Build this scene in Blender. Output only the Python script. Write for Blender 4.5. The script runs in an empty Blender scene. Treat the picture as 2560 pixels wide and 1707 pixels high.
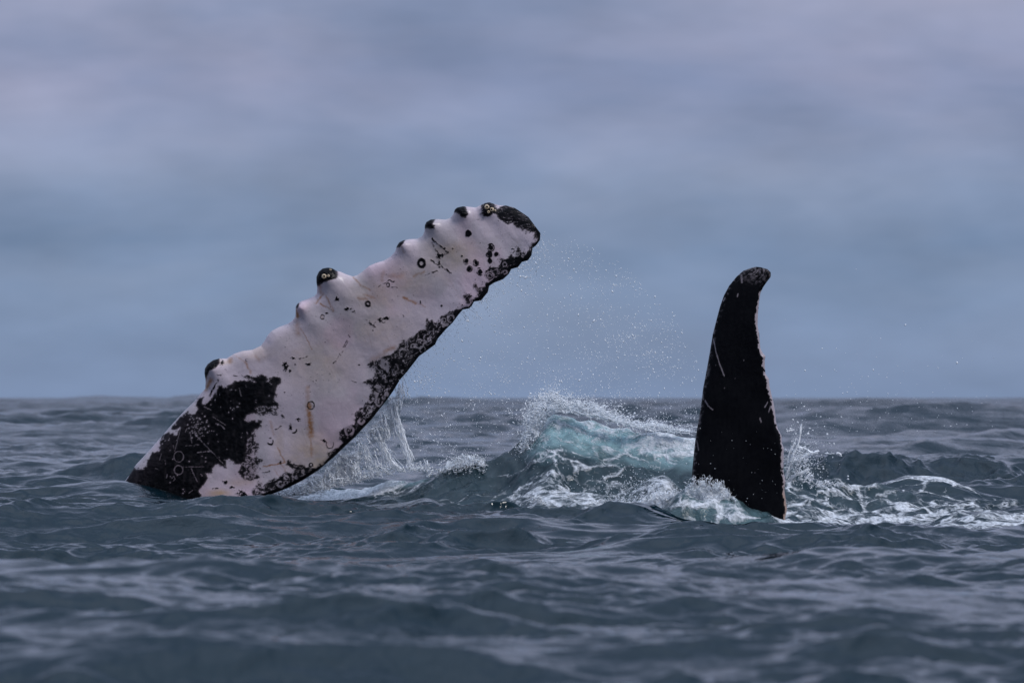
import bpy, math, random
import numpy as np

# ------------------------------------------------------------------ camera, world, light
sc = bpy.context.scene
COL = sc.collection
F = 10590.0          # focal length in photo pixels (photo is 2560 wide)
HC = 0.95            # camera height above mean sea level
HZ = 993.0           # horizon row

cam_d = bpy.data.cameras.new("camera")
cam = bpy.data.objects.new("camera", cam_d)
COL.objects.link(cam)
cam.location = (0, 0, HC)
cam.rotation_euler = (math.radians(90), 0, 0)
cam_d.sensor_width = 36.0
cam_d.lens = F / 2560.0 * 36.0
cam_d.shift_y = (HZ - 853.5) / 2560.0
cam_d.clip_start = 0.5
cam_d.clip_end = 40000
cam_d.dof.use_dof = True
cam_d.dof.focus_distance = 37.4
cam_d.dof.aperture_fstop = 4.2
sc.camera = cam

SUN_EL, SUN_AZ = math.radians(46), math.radians(122)   # high, over the camera's right shoulder
w = bpy.data.worlds.new("World"); sc.world = w; w.use_nodes = True
nt = w.node_tree; nt.nodes.clear()
def N(t, **k):
    n = nt.nodes.new(t)
    for a, b in k.items(): setattr(n, a, b)
    return n
L = lambda a, b: nt.links.new(a, b)
out = N('ShaderNodeOutputWorld'); bg = N('ShaderNodeBackground')
sky = N('ShaderNodeTexSky', sky_type='NISHITA', sun_disc=False, sun_elevation=SUN_EL, sun_rotation=SUN_AZ)
tc = N('ShaderNodeTexCoord'); sep = N('ShaderNodeSeparateXYZ'); L(tc.outputs['Generated'], sep.inputs[0])
mp = N('ShaderNodeMapping'); mp.inputs['Scale'].default_value = (9, 9, 30); mp.inputs['Location'].default_value = (1.7, 0, 2.2); L(tc.outputs['Generated'], mp.inputs[0])
nz = N('ShaderNodeTexNoise'); nz.inputs['Scale'].default_value = 1.0; nz.inputs['Detail'].default_value = 4; nz.inputs['Roughness'].default_value = .55; nz.inputs['Distortion'].default_value = .2
L(mp.outputs[0], nz.inputs[0])
mp2 = N('ShaderNodeMapping'); mp2.inputs['Scale'].default_value = (20, 20, 46); mp2.inputs['Location'].default_value = (3.3, 1.2, 5.7); L(tc.outputs['Generated'], mp2.inputs[0])
nz2 = N('ShaderNodeTexNoise'); nz2.inputs['Scale'].default_value = 1.0; nz2.inputs['Detail'].default_value = 3.5; nz2.inputs['Roughness'].default_value = .55
L(mp2.outputs[0], nz2.inputs[0])
ramp = N('ShaderNodeValToRGB')            # overcast colour with elevation
cr = ramp.color_ramp
stops = [(0.0, (.158, .218, .348)), (.025, (.170, .228, .352)), (.05, (.178, .226, .346)), (.075, (.226, .248, .376)), (.10, (.226, .252, .372)), (.20, (.325, .352, .485)), (.40, (.190, .226, .325)), (.65, (.20, .25, .36)), (1.0, (.92, 1.08, 1.42))]
while len(cr.elements) < len(stops): cr.elements.new(.5)
for e, (p, c) in zip(cr.elements, stops): e.position = p; e.color = (*c, 1)
L(sep.outputs['Z'], ramp.inputs[0])
mr = N('ShaderNodeMapRange'); mr.inputs['From Min'].default_value = .34; mr.inputs['From Max'].default_value = .68
L(nz.outputs['Fac'], mr.inputs['Value'])
rc = N('ShaderNodeValToRGB'); rc.color_ramp.elements[0].color = (.74, .84, .90, 1); rc.color_ramp.elements[1].color = (1.23, 1.18, 1.13, 1)
L(mr.outputs[0], rc.inputs[0])
mr2 = N('ShaderNodeMapRange'); mr2.inputs['From Min'].default_value = .3; mr2.inputs['From Max'].default_value = .7
mr2.inputs['To Min'].default_value = .885; mr2.inputs['To Max'].default_value = 1.12
L(nz2.outputs['Fac'], mr2.inputs['Value'])
# clouds fade out close to the horizon
fz = N('ShaderNodeMapRange'); fz.inputs['From Min'].default_value = .0; fz.inputs['From Max'].default_value = .035
L(sep.outputs['Z'], fz.inputs['Value'])
m0 = N('ShaderNodeMix', data_type='RGBA'); L(fz.outputs[0], m0.inputs['Factor']); m0.inputs[6].default_value = (1, 1, 1, 1)
L(rc.outputs[0], m0.inputs[7])
m1 = N('ShaderNodeMix', data_type='RGBA', blend_type='MULTIPLY'); m1.inputs['Factor'].default_value = 1
L(ramp.outputs[0], m1.inputs[6]); L(m0.outputs[2], m1.inputs[7])
m2 = N('ShaderNodeVectorMath', operation='SCALE'); L(m1.outputs[2], m2.inputs[0]); L(mr2.outputs[0], m2.inputs['Scale'])
sk = N('ShaderNodeVectorMath', operation='SCALE'); L(sky.outputs[0], sk.inputs[0]); sk.inputs['Scale'].default_value = .05
m3 = N('ShaderNodeMix', data_type='RGBA'); m3.inputs['Factor'].default_value = .93
L(sk.outputs[0], m3.inputs[6]); L(m2.outputs[0], m3.inputs[7])
L(m3.outputs[2], bg.inputs[0]); bg.inputs[1].default_value = 1.15
L(bg.outputs[0], out.inputs[0])

sd = bpy.data.lights.new("sun", 'SUN'); sun = bpy.data.objects.new("sun", sd); COL.objects.link(sun)
sd.energy = 1.45; sd.angle = math.radians(14); sd.color = (1.0, .975, .97)
sun.rotation_euler = (-(math.pi / 2 - SUN_EL), 0, -SUN_AZ)
sun.location = (-5, 30, 20)
sc.view_settings.view_transform = 'Standard'; sc.view_settings.look = 'None'
sc.view_settings.exposure = .14; sc.view_settings.gamma = 1; sc.view_settings.use_curve_mapping = False
sc.render.engine = 'CYCLES'
sc.cycles.max_bounces = 10; sc.cycles.transparent_max_bounces = 24; sc.cycles.transmission_bounces = 8
sc.cycles.caustics_refractive = False; sc.cycles.caustics_reflective = False

# ------------------------------------------------------------------ helpers
rng = np.random.default_rng(7)
def P(px, py, d):
    px = np.asarray(px, float); py = np.asarray(py, float); d = np.asarray(d, float) + 0 * px
    return np.stack([(px - 1280) / F * d, d, HC - (py - HZ) / F * d], -1)
def ss(a, b, x):
    t = np.clip((x - a) / (b - a), 0, 1); return t * t * (3 - 2 * t)
_lat = {}
def vnoise(x, y, seed=0):
    if seed not in _lat: _lat[seed] = np.random.default_rng(1000 + seed).random((256, 256)).astype(np.float32)
    g = _lat[seed]
    xi = np.floor(x).astype(np.int64); yi = np.floor(y).astype(np.int64)
    fx = x - xi; fy = y - yi
    fx = fx * fx * fx * (fx * (fx * 6 - 15) + 10); fy = fy * fy * fy * (fy * (fy * 6 - 15) + 10)
    a = g[xi & 255, yi & 255]; b = g[(xi + 1) & 255, yi & 255]; c = g[xi & 255, (yi + 1) & 255]; d = g[(xi + 1) & 255, (yi + 1) & 255]
    return (a * (1 - fx) + b * fx) * (1 - fy) + (c * (1 - fx) + d * fx) * fy
def fbm(x, y, s, octv=4, seed=0, rough=.55):
    """noise in 0..1, s = size of the largest feature"""
    r = 0; a = 1; t = 0; x = x / s; y = y / s
    for o in range(octv):
        r = r + a * vnoise(x + 17.3 * o, y - 9.1 * o, seed + o); t += a; a *= rough
        x, y = x * 1.9 + .31 * y, y * 1.9 - .31 * x
    return r / t
def mesh_from(name, V, faces, mat=None, parent=None, smooth=True, attrs=None):
    """faces: (n,3) or (n,4) arrays, or a list of them"""
    if not isinstance(faces, list): faces = [faces]
    me = bpy.data.meshes.new(name)
    V = np.ascontiguousarray(V, np.float32)
    me.vertices.add(len(V)); me.vertices.foreach_set('co', V.ravel())
    lv = np.concatenate([f.ravel() for f in faces]).astype(np.int32)
    tot = np.concatenate([np.full(len(f), f.shape[1], np.int32) for f in faces])
    st = np.concatenate([[0], np.cumsum(tot)[:-1]]).astype(np.int32)
    me.loops.add(len(lv)); me.loops.foreach_set('vertex_index', lv)
    me.polygons.add(len(tot)); me.polygons.foreach_set('loop_start', st)
    me.update(calc_edges=True)
    if smooth: me.polygons.foreach_set('use_smooth', np.ones(len(tot), bool))
    for k, a in (attrs or {}).items():
        a = np.ascontiguousarray(a, np.float32)
        if a.ndim == 1:
            at = me.attributes.new(k, 'FLOAT', 'POINT'); at.data.foreach_set('value', a)
        else:
            at = me.attributes.new(k, 'FLOAT_COLOR', 'POINT')
            c = np.ones((len(a), 4), np.float32); c[:, :3] = a; at.data.foreach_set('color', c.ravel())
    if mat: me.materials.append(mat)
    o = bpy.data.objects.new(name, me); COL.objects.link(o)
    if parent: o.parent = parent
    return o
def grid_faces(nr, nc, off=0):
    i = np.arange(nr * nc).reshape(nr, nc) + off
    return np.stack([i[:-1, :-1], i[:-1, 1:], i[1:, 1:], i[1:, :-1]], -1).reshape(-1, 4)
def tag(o, label=None, cat=None, group=None, kind=None):
    if label: o['label'] = label
    if cat: o['category'] = cat
    if group: o['group'] = group
    if kind: o['kind'] = kind
    return o
def inpoly(x, y, poly):
    p = np.asarray(poly, float); r = np.zeros(x.shape, bool)
    x0, y0 = p[-1]
    for x1, y1 in p:
        if y0 != y1:
            c = ((y1 > y) != (y0 > y)) & (x < (x0 - x1) * (y - y1) / (y0 - y1) + x1)
            r ^= c
        x0, y0 = x1, y1
    return r
def distline(x, y, pts):
    d = np.full(x.shape, 1e9, np.float32)
    for (x0, y0), (x1, y1) in zip(pts[:-1], pts[1:]):
        dx, dy = x1 - x0, y1 - y0; q = dx * dx + dy * dy + 1e-9
        t = np.clip(((x - x0) * dx + (y - y0) * dy) / q, 0, 1)
        d = np.minimum(d, np.hypot(x - x0 - t * dx, y - y0 - t * dy))
    return d
def smooth_poly(pts, n):
    """Catmull-Rom through pts, n samples by arc length"""
    p = np.asarray(pts, float); q = np.vstack([2 * p[0] - p[1], p, 2 * p[-1] - p[-2]])
    o = []
    t = np.linspace(0, 1, 12, endpoint=False)[:, None]
    for i in range(1, len(q) - 2):
        a, b, c, d = q[i - 1], q[i], q[i + 1], q[i + 2]
        o.append(.5 * (2 * b + (c - a) * t + (2 * a - 5 * b + 4 * c - d) * t * t + (3 * b - a - 3 * c + d) * t ** 3))
    o = np.vstack(o + [p[-1:]])
    s = np.concatenate([[0], np.cumsum(np.linalg.norm(np.diff(o, axis=0), axis=1))])
    u = np.linspace(0, s[-1], n)
    return np.stack([np.interp(u, s, o[:, k]) for k in range(o.shape[1])], -1)

def mat(name):
    m = bpy.data.materials.new(name); m.use_nodes = True
    t = m.node_tree; b = t.nodes['Principled BSDF']
    return m, t, b
def nn(t, kind, **k):
    n = t.nodes.new(kind)
    for a, b in k.items():
        if a in n.inputs.keys() if isinstance(a, str) else False: n.inputs[a].default_value = b
        else: setattr(n, a, b)
    return n

# ------------------------------------------------------------------ sea
def fft_tile(n, size, lmin, lmax, wind, rms, seed, power=-3.6, spread=2.0):
    r = np.random.default_rng(seed)
    k1 = 2 * np.pi * np.fft.fftfreq(n, size / n)
    kx, ky = np.meshgrid(k1, k1, indexing='ij'); k = np.hypot(kx, ky); k[0, 0] = 1
    c = (kx * math.cos(wind) + ky * math.sin(wind)) / k
    amp = k ** (power / 2) * np.abs(c) ** spread + .05 * k ** (power / 2)
    amp = amp * (k > 2 * np.pi / lmax) * np.exp(-(k * lmin / (2 * np.pi)) ** 2 * .7)
    amp[0, 0] = 0
    h = (r.normal(size=(n, n)) + 1j * r.normal(size=(n, n))) * amp
    H = np.fft.ifft2(h)
    s = rms / H.real.std()
    D1 = np.fft.ifft2(1j * kx / k * h).real * s; D2 = np.fft.ifft2(1j * ky / k * h).real * s   # crests sharpen, troughs widen
    return size, np.stack([H.real * s, D1, D2], -1).astype(np.float32)
def sample(tile, x, y):
    size, a = tile; n = a.shape[0]
    u = x / size * n; v = y / size * n
    i = np.floor(u).astype(np.int64); j = np.floor(v).astype(np.int64); fu = (u - i)[..., None].astype(np.float32); fv = (v - j)[..., None].astype(np.float32)
    i0, i1, j0, j1 = i % n, (i + 1) % n, j % n, (j + 1) % n
    return (a[i0, j0] * (1 - fu) + a[i1, j0] * fu) * (1 - fv) + (a[i0, j1] * (1 - fu) + a[i1, j1] * fu) * fv
T1 = fft_tile(512, 118.0, 3.5, 30, math.radians(-75), .10, 11)
T2 = fft_tile(512, 23.7, .30, 3.0, math.radians(-60),  .045, 12, power=-3.7, spread=1.5)
T3 = fft_tile(512, 5.9, .07, .7, math.radians(-66), .0118, 13, power=-3.3, spread=1.1)

T0 = fft_tile(256, 1900.0, 35, 160, math.radians(-80), .40, 14)
def G(x, y, px, d, amp, sx, sy, sy2=None, rot=0):
    """gaussian bump at picture column px, distance d; sy toward camera, sy2 away"""
    cx = (px - 1280) / F * d
    X = x - cx; Y = y - d
    if rot: X, Y = X * math.cos(rot) + Y * math.sin(rot), -X * math.sin(rot) + Y * math.cos(rot)
    s = np.where(Y < 0, sy, sy2 or sy)
    return amp * np.exp(-.5 * ((X / sx) ** 2 + (Y / s) ** 2))
MP = np.array([(600, 0), (700, .02), (850, .10), (950, .15), (1030, .17), (1110, .24), (1200, .35), (1280, .46), (1320, .58), (1350, .73), (1380, .79), (1420, .78), (1480, .725), (1560, .67), (1640, .64), (1700, .61), (1760, .57), (1850, .45), (1950, .33), (2080, .20), (2250, .06), (2400, 0)], float)
MX = (MP[:, 0] - 1280) / F * 38.7
def mound(x, y):
    yc = 38.75 + .12 * np.sin(x * 2.1)
    pr = np.interp(x, MX, MP[:, 1])
    Y = y - yc
    wf = .42 + .75 * pr; wb = .35 + .3 * pr
    s = np.where(Y < 0, np.exp(-(np.abs(Y) / wf) ** 1.7), np.exp(-(np.abs(Y) / wb) ** 2))
    return pr * s, s
def height(x, y):
    x = np.asarray(x, float); y = np.asarray(y, float)
    zone = np.exp(-(((x - .3) / 5.5) ** 4)) * np.exp(-((y - 37.2) / 3.6) ** 4)
    px = 1280 + x / y * F
    a = sample(T1, x, y) * (1 + 1.3 * ss(50, 130, y))[..., None]; b = sample(T2, x, y)
    lim3 = 1 / (1 + (y / 75.) ** 3); c = sample(T3, x, y)
    # calm and gusty patches
    g3 = .3 + 1.4 * ss(.36, .70, fbm(x * .55, y, 1.5, 3, 72)); g2 = .60 + .70 * ss(.3, .7, fbm(x * .6, y, 5.5, 2, 73))
    nr = ss(33, 24, y); c = c * (g3 * (1 - .35 * nr))[..., None]; b = b * (g2 * (1 - .28 * nr))[..., None]
    a = a + sample(T0, x, y) * (ss(110, 330, y)[..., None] * np.array([1., 0, 0]))
    r = np.stack([a[..., 0] * (1 - .88 * zone) + b[..., 0] * (1 - .4 * zone) / (1 + (y / 700.) ** 2) + c[..., 0] * lim3,
                  1.0 * a[..., 1] + b[..., 1] * .85 + c[..., 1] * lim3 * .65, 1.0 * a[..., 2] + b[..., 2] * .85 + c[..., 2] * lim3 * .65], -1)
    m, ms = mound(x, y)
    e = m - .05 * zone
    e = e + G(x, y, 120, 38.0, .17, 1.0, .7, .6)            # swell in front of the flipper's root
    e = e + G(x, y, 330, 37.0, .06, .45, .5, .6)
    e = e + G(x, y, 375, 47, .30, .55, .40, .6) + G(x, y, 180, 52, .16, .7, .4, .6)              # dark crest behind the flipper
    e = e + G(x, y, 1085, 36.2, .13, .16, .35, .35) + G(x, y, 1300, 36.0, .07, .5, .3, .3)
    e = e + G(x, y, 1645, 33.2, .125, .27, .50, .50)         # dark hump in front of the fluke
    e = e + G(x, y, 1665, 37.2, .26, .19, .5, .3) + G(x, y, 1600, 37.0, .06, .4, .4, .4)
    e = e + G(x, y, 1805, 35.5, .10, .10, .16, .25) + G(x, y, 1850, 35.45, .09, .06, .14, .25) + G(x, y, 1892, 35.5, .07, .07, .14, .3)
    e = e + G(x, y, 1725, 35.6, .15, .16, .22, .3)
    e = e + G(x, y, 2000, 35.3, .045, .10, .2, .2)
    e = e + G(x, y, 2200, 42.4, .22, .75, .38, .7) + G(x, y, 2430, 42.8, .29, .42, .36, .7) + G(x, y, 2020, 42.2, .20, .8, .45, .7)
    e = e + G(x, y, 2275, 39.6, .20, .38, .28, .22, .2) + G(x, y, 2400, 39.4, .12, .3, .28, .2) + G(x, y, 2440, 36.6, .09, .3, .3, .3)
    # trough at the fluke, mean level of the working zone
    e = e - G(x, y, 1950, 35.6, .13, 1.5, 1.1, 1.6) - G(x, y, 2350, 36.0, .10, 1.1, 1.2, 1.2)
    e = e + G(x, y, 2250, 31.0, .05, 2.5, 1.5, .8) + G(x, y, 600, 36.2, .0, 1, 1)
    # churned water: ridgy bumps
    act = np.clip(ms * (m > .04) + .9 * np.exp(-((px - 1800) / 620.) ** 4) * np.exp(-((y - 37) / 2.6) ** 4), 0, 1)
    rd = 1 - np.abs(2 * fbm(x, y * .9, .75, 4, 40, .5) - 1)
    rd2 = 1 - np.abs(2 * fbm(x * 1.3, y * .8, .30, 3, 46, .5) - 1)
    loc = np.exp(-((px - 1840) / 190.) ** 4) * np.exp(-((y - 35.6) / .6) ** 4)
    ac2 = ss(1950, 2060, px) * np.exp(-((y - 42.2) / 1.5) ** 4); e = e + ac2 * ((rd2 - .72) * .10 + (rd - .78) * .13 + (fbm(x, y, .35, 4, 59) - .5) * .10)
    e = e + act * ((rd - .78) * .18 + (rd2 - .7) * (.045 + .09 * loc) + (fbm(x, y, .14, 3, 50) - .5) * .03)
    # level of the water where it meets the fluke and the flipper
    wf_ = np.exp(-((px - 1850) / 165.) ** 6) * np.exp(-((y - 35.75) / .42) ** 4)
    tf_ = np.interp(px, [1680, 1730, 1790, 1830, 1870, 1900, 1940, 1965, 2010], [.20, .21, .15, .10, .07, .02, -.03, -.07, -.07]) - .02
    lump = (rd2 - .72) * .16 + (fbm(x, y, .12, 3, 58) - .5) * .05
    keep = 1 - wf_
    e = e * keep + wf_ * (tf_ + lump * ss(36.2, 35.6, y)); r[..., 0] *= 1 - .9 * wf_
    wg_ = np.exp(-((px - 480) / 260.) ** 4) * np.exp(-((y - 37.75) / .55) ** 4)
    tg_ = np.interp(px, [200, 290, 340, 361, 407, 440, 468, 560, 700], [.20, .22, .19, .17, .13, .08, .05, .045, .06]) - .01
    e = e * (1 - wg_) + wg_ * tg_; r[..., 0] *= 1 - .6 * wg_
    r[..., 0] += e
    r[..., 1] *= (1 - .5 * zone); r[..., 2] *= (1 - .5 * zone)
    return r, m, ms, act

rows = [6.5]
while rows[-1] < 9000:
    d = rows[-1]
    if d < 26: s = .0021 * d
    elif d < 33.4: s = .034
    elif d < 40.6: s = .0185
    elif d < 45: s = .036
    elif d < 75: s = .0028 * d
    elif d < 400: s = .0046 * d
    else: s = .035 * d
    rows.append(d + s)
rows = np.array(rows)
tt = np.concatenate([-np.geomspace(.9, .15, 30), np.linspace(-.147, .147, 520), np.geomspace(.15, .9, 30)])
YY, TT = np.meshgrid(rows, tt, indexing='ij'); XX = YY * TT
hh, MM, MS, ACT = height(XX, YY)
far = 1 / (1 + (YY / 2500.) ** 2)
Z = hh[..., 0] * far
V = np.stack([XX + hh[..., 1] * far, YY + hh[..., 2] * far, Z], -1)
PX = 1280 + XX / YY * F
# aeration (pale teal) and foam strength
mq = fbm(XX, YY * .8 + Z, .5, 4, 55) - .5
aer = ss(.26, .58, MM + .30 * mq) * ss(.34, .85, MS + .4 * mq) * ss(1290, 1380, PX)
aer = np.maximum(aer, .75 * ss(.05, .09, MM) * ss(.75, .95, MS) * ss(640, 760, PX) * ss(1100, 1010, PX))
aer = np.maximum(aer, .25 * ss(1080, 1180, PX) * ss(1330, 1240, PX) * np.exp(-((YY - 37.0) / .6) ** 2))
aer = np.maximum(aer, .30 * np.exp(-((PX - 1830) / 130.) ** 4) * np.exp(-((YY - 35.5) / .45) ** 2))
aer = np.maximum(aer, .05 * ACT)
foam = np.zeros_like(Z)
def fz_(px, wpx, d, wd, a):
    global foam
    foam = np.maximum(foam, a * np.exp(-np.abs((PX - px) / wpx) ** 3 - np.abs((YY - d) / wd) ** 3))
fz_(2250, 340, 37.3, 2.1, .62); fz_(2480, 200, 36.3, 1.0, .58); fz_(2050, 120, 36.2, 1.2, .72)
fz_(1420, 330, 37.1, 1.1, .55); fz_(1150, 170, 37.3, .8, .40)
fz_(1665, 62, 36.6, .7, .80); fz_(1640, 75, 36.1, .45, 1.25); fz_(1800, 120, 35.55, .4, .62)
fz_(1690, 110, 38.85, .55, 1.15); fz_(1560, 160, 38.95, .3, .70); fz_(860, 180, 38.7, .42, 1.15); fz_(1090, 90, 38.9, .3, .9)
fz_(560, 130, 37.75, .2, .5); fz_(640, 55, 37.72, .22, 1.0); fz_(360, 60, 37.80, .10, .5); fz_(2330, 120, 39.6, .4, .7)
fz_(1380, 60, 38.9, .25, .7); fz_(1985, 45, 35.7, .3, .95); fz_(1470, 230, 38.2, .8, .42)
dist_rough = np.clip((YY - 45) / 500, 0, 1) ** .5

mw, t, b = mat("sea_water")
geo = nn(t, 'ShaderNodeNewGeometry')
def attr(t, n):
    a = t.nodes.new('ShaderNodeAttribute'); a.attribute_name = n; return a
def noise(t, vec, scale, detail=3, rough=.5, dist=0.0, sx=(1, 1, 1)):
    m_ = t.nodes.new('ShaderNodeMapping'); m_.inputs['Scale'].default_value = sx; t.links.new(vec, m_.inputs[0])
    n = t.nodes.new('ShaderNodeTexNoise'); n.inputs['Scale'].default_value = scale; n.inputs['Detail'].default_value = detail
    n.inputs['Roughness'].default_value = rough; n.inputs['Distortion'].default_value = dist
    t.links.new(m_.outputs[0], n.inputs[0]); return n.outputs['Fac']
def mth(t, op, a, b=None, c=None, clamp=False):
    n = t.nodes.new('ShaderNodeMath'); n.operation = op; n.use_clamp = clamp
    for i, v in enumerate((a, b, c)):
        if v is None: continue
        if isinstance(v, (int, float)): n.inputs[i].default_value = v
        else: t.links.new(v, n.inputs[i])
    return n.outputs[0]
def mrange(t, v, a, b_, c=0., d=1., smooth=True):
    n = t.nodes.new('ShaderNodeMapRange'); n.interpolation_type = 'SMOOTHSTEP' if smooth else 'LINEAR'
    t.links.new(v, n.inputs['Value'])
    for k, x in zip(('From Min', 'From Max', 'To Min', 'To Max'), (a, b_, c, d)):
        if isinstance(x, (int, float)): n.inputs[k].default_value = x
        else: t.links.new(x, n.inputs[k])
    return n.outputs[0]
def mixc(t, f, a, b_):
    n = t.nodes.new('ShaderNodeMix'); n.data_type = 'RGBA'
    if isinstance(f, (int, float)): n.inputs['Factor'].default_value = f
    else: t.links.new(f, n.inputs['Factor'])
    for i, v in ((6, a), (7, b_)):
        if isinstance(v, tuple): n.inputs[i].default_value = (*v, 1)
        else: t.links.new(v, n.inputs[i])
    return n.outputs[2]
pos = geo.outputs['Position']
aA = attr(t, 'aeration').outputs['Fac']; fA = attr(t, 'foam').outputs['Fac']; rA = attr(t, 'farness').outputs['Fac']
# foam lacing
wn = t.nodes.new('ShaderNodeTexNoise'); wn.inputs['Scale'].default_value = 2.6; wn.inputs['Detail'].default_value = 4; t.links.new(pos, wn.inputs[0])
wv = t.nodes.new('ShaderNodeVectorMath'); wv.operation = 'MULTIPLY_ADD'; t.links.new(wn.outputs['Color'], wv.inputs[0]); wv.inputs[1].default_value = (.55, .55, .55); t.links.new(pos, wv.inputs[2])
vo = t.nodes.new('ShaderNodeTexVoronoi'); vo.feature = 'DISTANCE_TO_EDGE'; vo.inputs['Scale'].default_value = 3.2; t.links.new(wv.outputs[0], vo.inputs['Vector'])
vo2 = t.nodes.new('ShaderNodeTexVoronoi'); vo2.feature = 'DISTANCE_TO_EDGE'; vo2.inputs['Scale'].default_value = 11; t.links.new(wv.outputs[0], vo2.inputs['Vector'])
l1 = mrange(t, vo.outputs['Distance'], .16, 0.0); l2 = mrange(t, vo2.outputs['Distance'], .22, 0.0)
fn = noise(t, pos, 2.3, 7, .62, .4, (.75, 1.5, 1.5)); fn2 = noise(t, pos, 16, 4, .6)
lace = mth(t, 'ADD', mth(t, 'ADD', mth(t, 'MULTIPLY', l1, .20), mth(t, 'MULTIPLY', l2, .10)), mth(t, 'ADD', mth(t, 'MULTIPLY', fn, .95), mth(t, 'MULTIPLY', fn2, .22)))
thr = mth(t, 'SUBTRACT', 1.06, mth(t, 'MULTIPLY', fA, .72))
fm = mrange(t, mth(t, 'SUBTRACT', lace, thr), -.08, .22)
fm = mth(t, 'MULTIPLY', fm, mrange(t, fA, .04, .2))
fm = mth(t, 'MULTIPLY', fm, mrange(t, noise(t, pos, 30, 4, .65), .3, .6, .45, 1.0))
# colour
tn = noise(t, pos, 5, 4, .6, .5, (1, 1, 1.6))
aer_n = mth(t, 'MULTIPLY', aA, mrange(t, tn, .30, .66, .40, 1.0), clamp=True)
c1 = mixc(t, aer_n, (.0015, .0130, .0200), (.33, .52, .555))
c2 = mixc(t, fm, c1, (.76, .78, .82))
t.links.new(c2, b.inputs['Base Color'])
rg = mixc(t, fm, (.045, .045, .045), (.55, .55, .55))
rr = mth(t, 'ADD', rg, mth(t, 'MULTIPLY', rA, .10)); t.links.new(rr, b.inputs['Roughness'])
t.links.new(mrange(t, geo.outputs['Backfacing'], 0, 1, 1.333, 1.0, False), b.inputs['IOR'])   # underside of a curling lip: no mirror inside the water
# fine wind ripples
n1 = noise(t, pos, 9, 3, .55, .6, (1, .62, 1)); n2 = noise(t, pos, 34, 3, .6, .4, (1, .7, 1))
gust = mrange(t, noise(t, pos, .8, 3, .55, .3, (.5, 1, 1)), .36, .66, .25, 1.5)
gust = mth(t, 'ADD', gust, mth(t, 'MULTIPLY', aA, .8))
hb = mth(t, 'MULTIPLY', gust, mth(t, 'ADD', mth(t, 'MULTIPLY', n1, .0110), mth(t, 'MULTIPLY', n2, .0022)))
hb = mth(t, 'ADD', hb, mth(t, 'MULTIPLY', fm, .012))
n4 = mth(t, 'ABSOLUTE', mth(t, 'SUBTRACT', noise(t, pos, 4.5, 5, .62, .8), .5)); hb = mth(t, 'ADD', hb, mth(t, 'MULTIPLY', mth(t, 'MULTIPLY', n4, aA), .11))
n3 = noise(t, pos, 1.3, 4, .6, .4, (.6, 1, 1)); hb = mth(t, 'ADD', hb, mth(t, 'MULTIPLY', mth(t, 'MULTIPLY', n3, rA), .30))
bp = t.nodes.new('ShaderNodeBump'); bp.inputs['Strength'].default_value = 1; bp.inputs['Distance'].default_value = 1
t.links.new(hb, bp.inputs['Height']); t.links.new(bp.outputs[0], b.inputs['Normal'])
sea = mesh_from('sea', V.reshape(-1, 3), grid_faces(*Z.shape), mw, attrs={'aeration': aer.ravel(), 'foam': foam.ravel(), 'farness': dist_rough.ravel()})
tag(sea, 'dark blue green choppy sea with foam round the whale', kind='structure')
def water_z(px, d):
    x = (np.asarray(px, float) - 1280) / F * d
    return height(x, np.asarray(d, float) + 0 * x)[0][..., 0]

# ------------------------------------------------------------------ whale
LEAD = [(130,1440),(180,1370),(235,1310),(270,1256),(315,1199),(340,1161),(373,1126),(404,1091),(432,1058),(459,1029),(484,1005),(502,983),(513,972),(514,951),(511,933),(512,921),(519,910),(533,900),(548,896),(566,896),(585,884),(606,877),(631,874),(652,864),(661,852),(669,838),(679,827),(698,817),(720,809),(731,801),(738,792),(739,781),(739,767),(743,760),(753,753),(770,747),(786,740),(792,733),(793,719),(791,706),(791,692),(797,679),(807,671),(820,669),(831,671),(841,677),(850,679),(866,686),(882,691),(893,688),(906,679),(922,665),(940,657),(959,652),(977,641),(988,628),(992,615),(998,606),(1008,601),(1023,598),(1043,597),(1056,590),(1061,579),(1062,563),(1066,555),(1077,549),(1094,548),(1114,549),(1126,545),(1133,536),(1137,524),(1143,519),(1157,516),(1172,517),(1189,519),(1200,514),(1212,508),(1223,506),(1235,510),(1249,514),(1266,514),(1287,520),(1310,535),(1330,549),(1344,566),(1351,583)]
TRAIL = [(1351,583),(1350,600),(1341,613),(1331,621),(1329,638),(1320,651),(1305,655),(1295,668),(1278,673),(1272,685),(1258,698),(1235,707),(1223,715),(1220,730),(1203,751),(1185,754),(1180,764),(1173,771),(1157,774),(1146,787),(1132,806),(1114,824),(1094,847),(1088,861),(1069,875),(1048,890),(1034,908),(1017,930),(1000,949),(984,976),(967,1000),(949,1022),(931,1046),(909,1069),(888,1092),(863,1115),(836,1141),(796,1175),(759,1199),(722,1218),(692,1230),(667,1239),(640,1252),(600,1275),(550,1305),(500,1340),(350,1450),(150,1600)]
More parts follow.
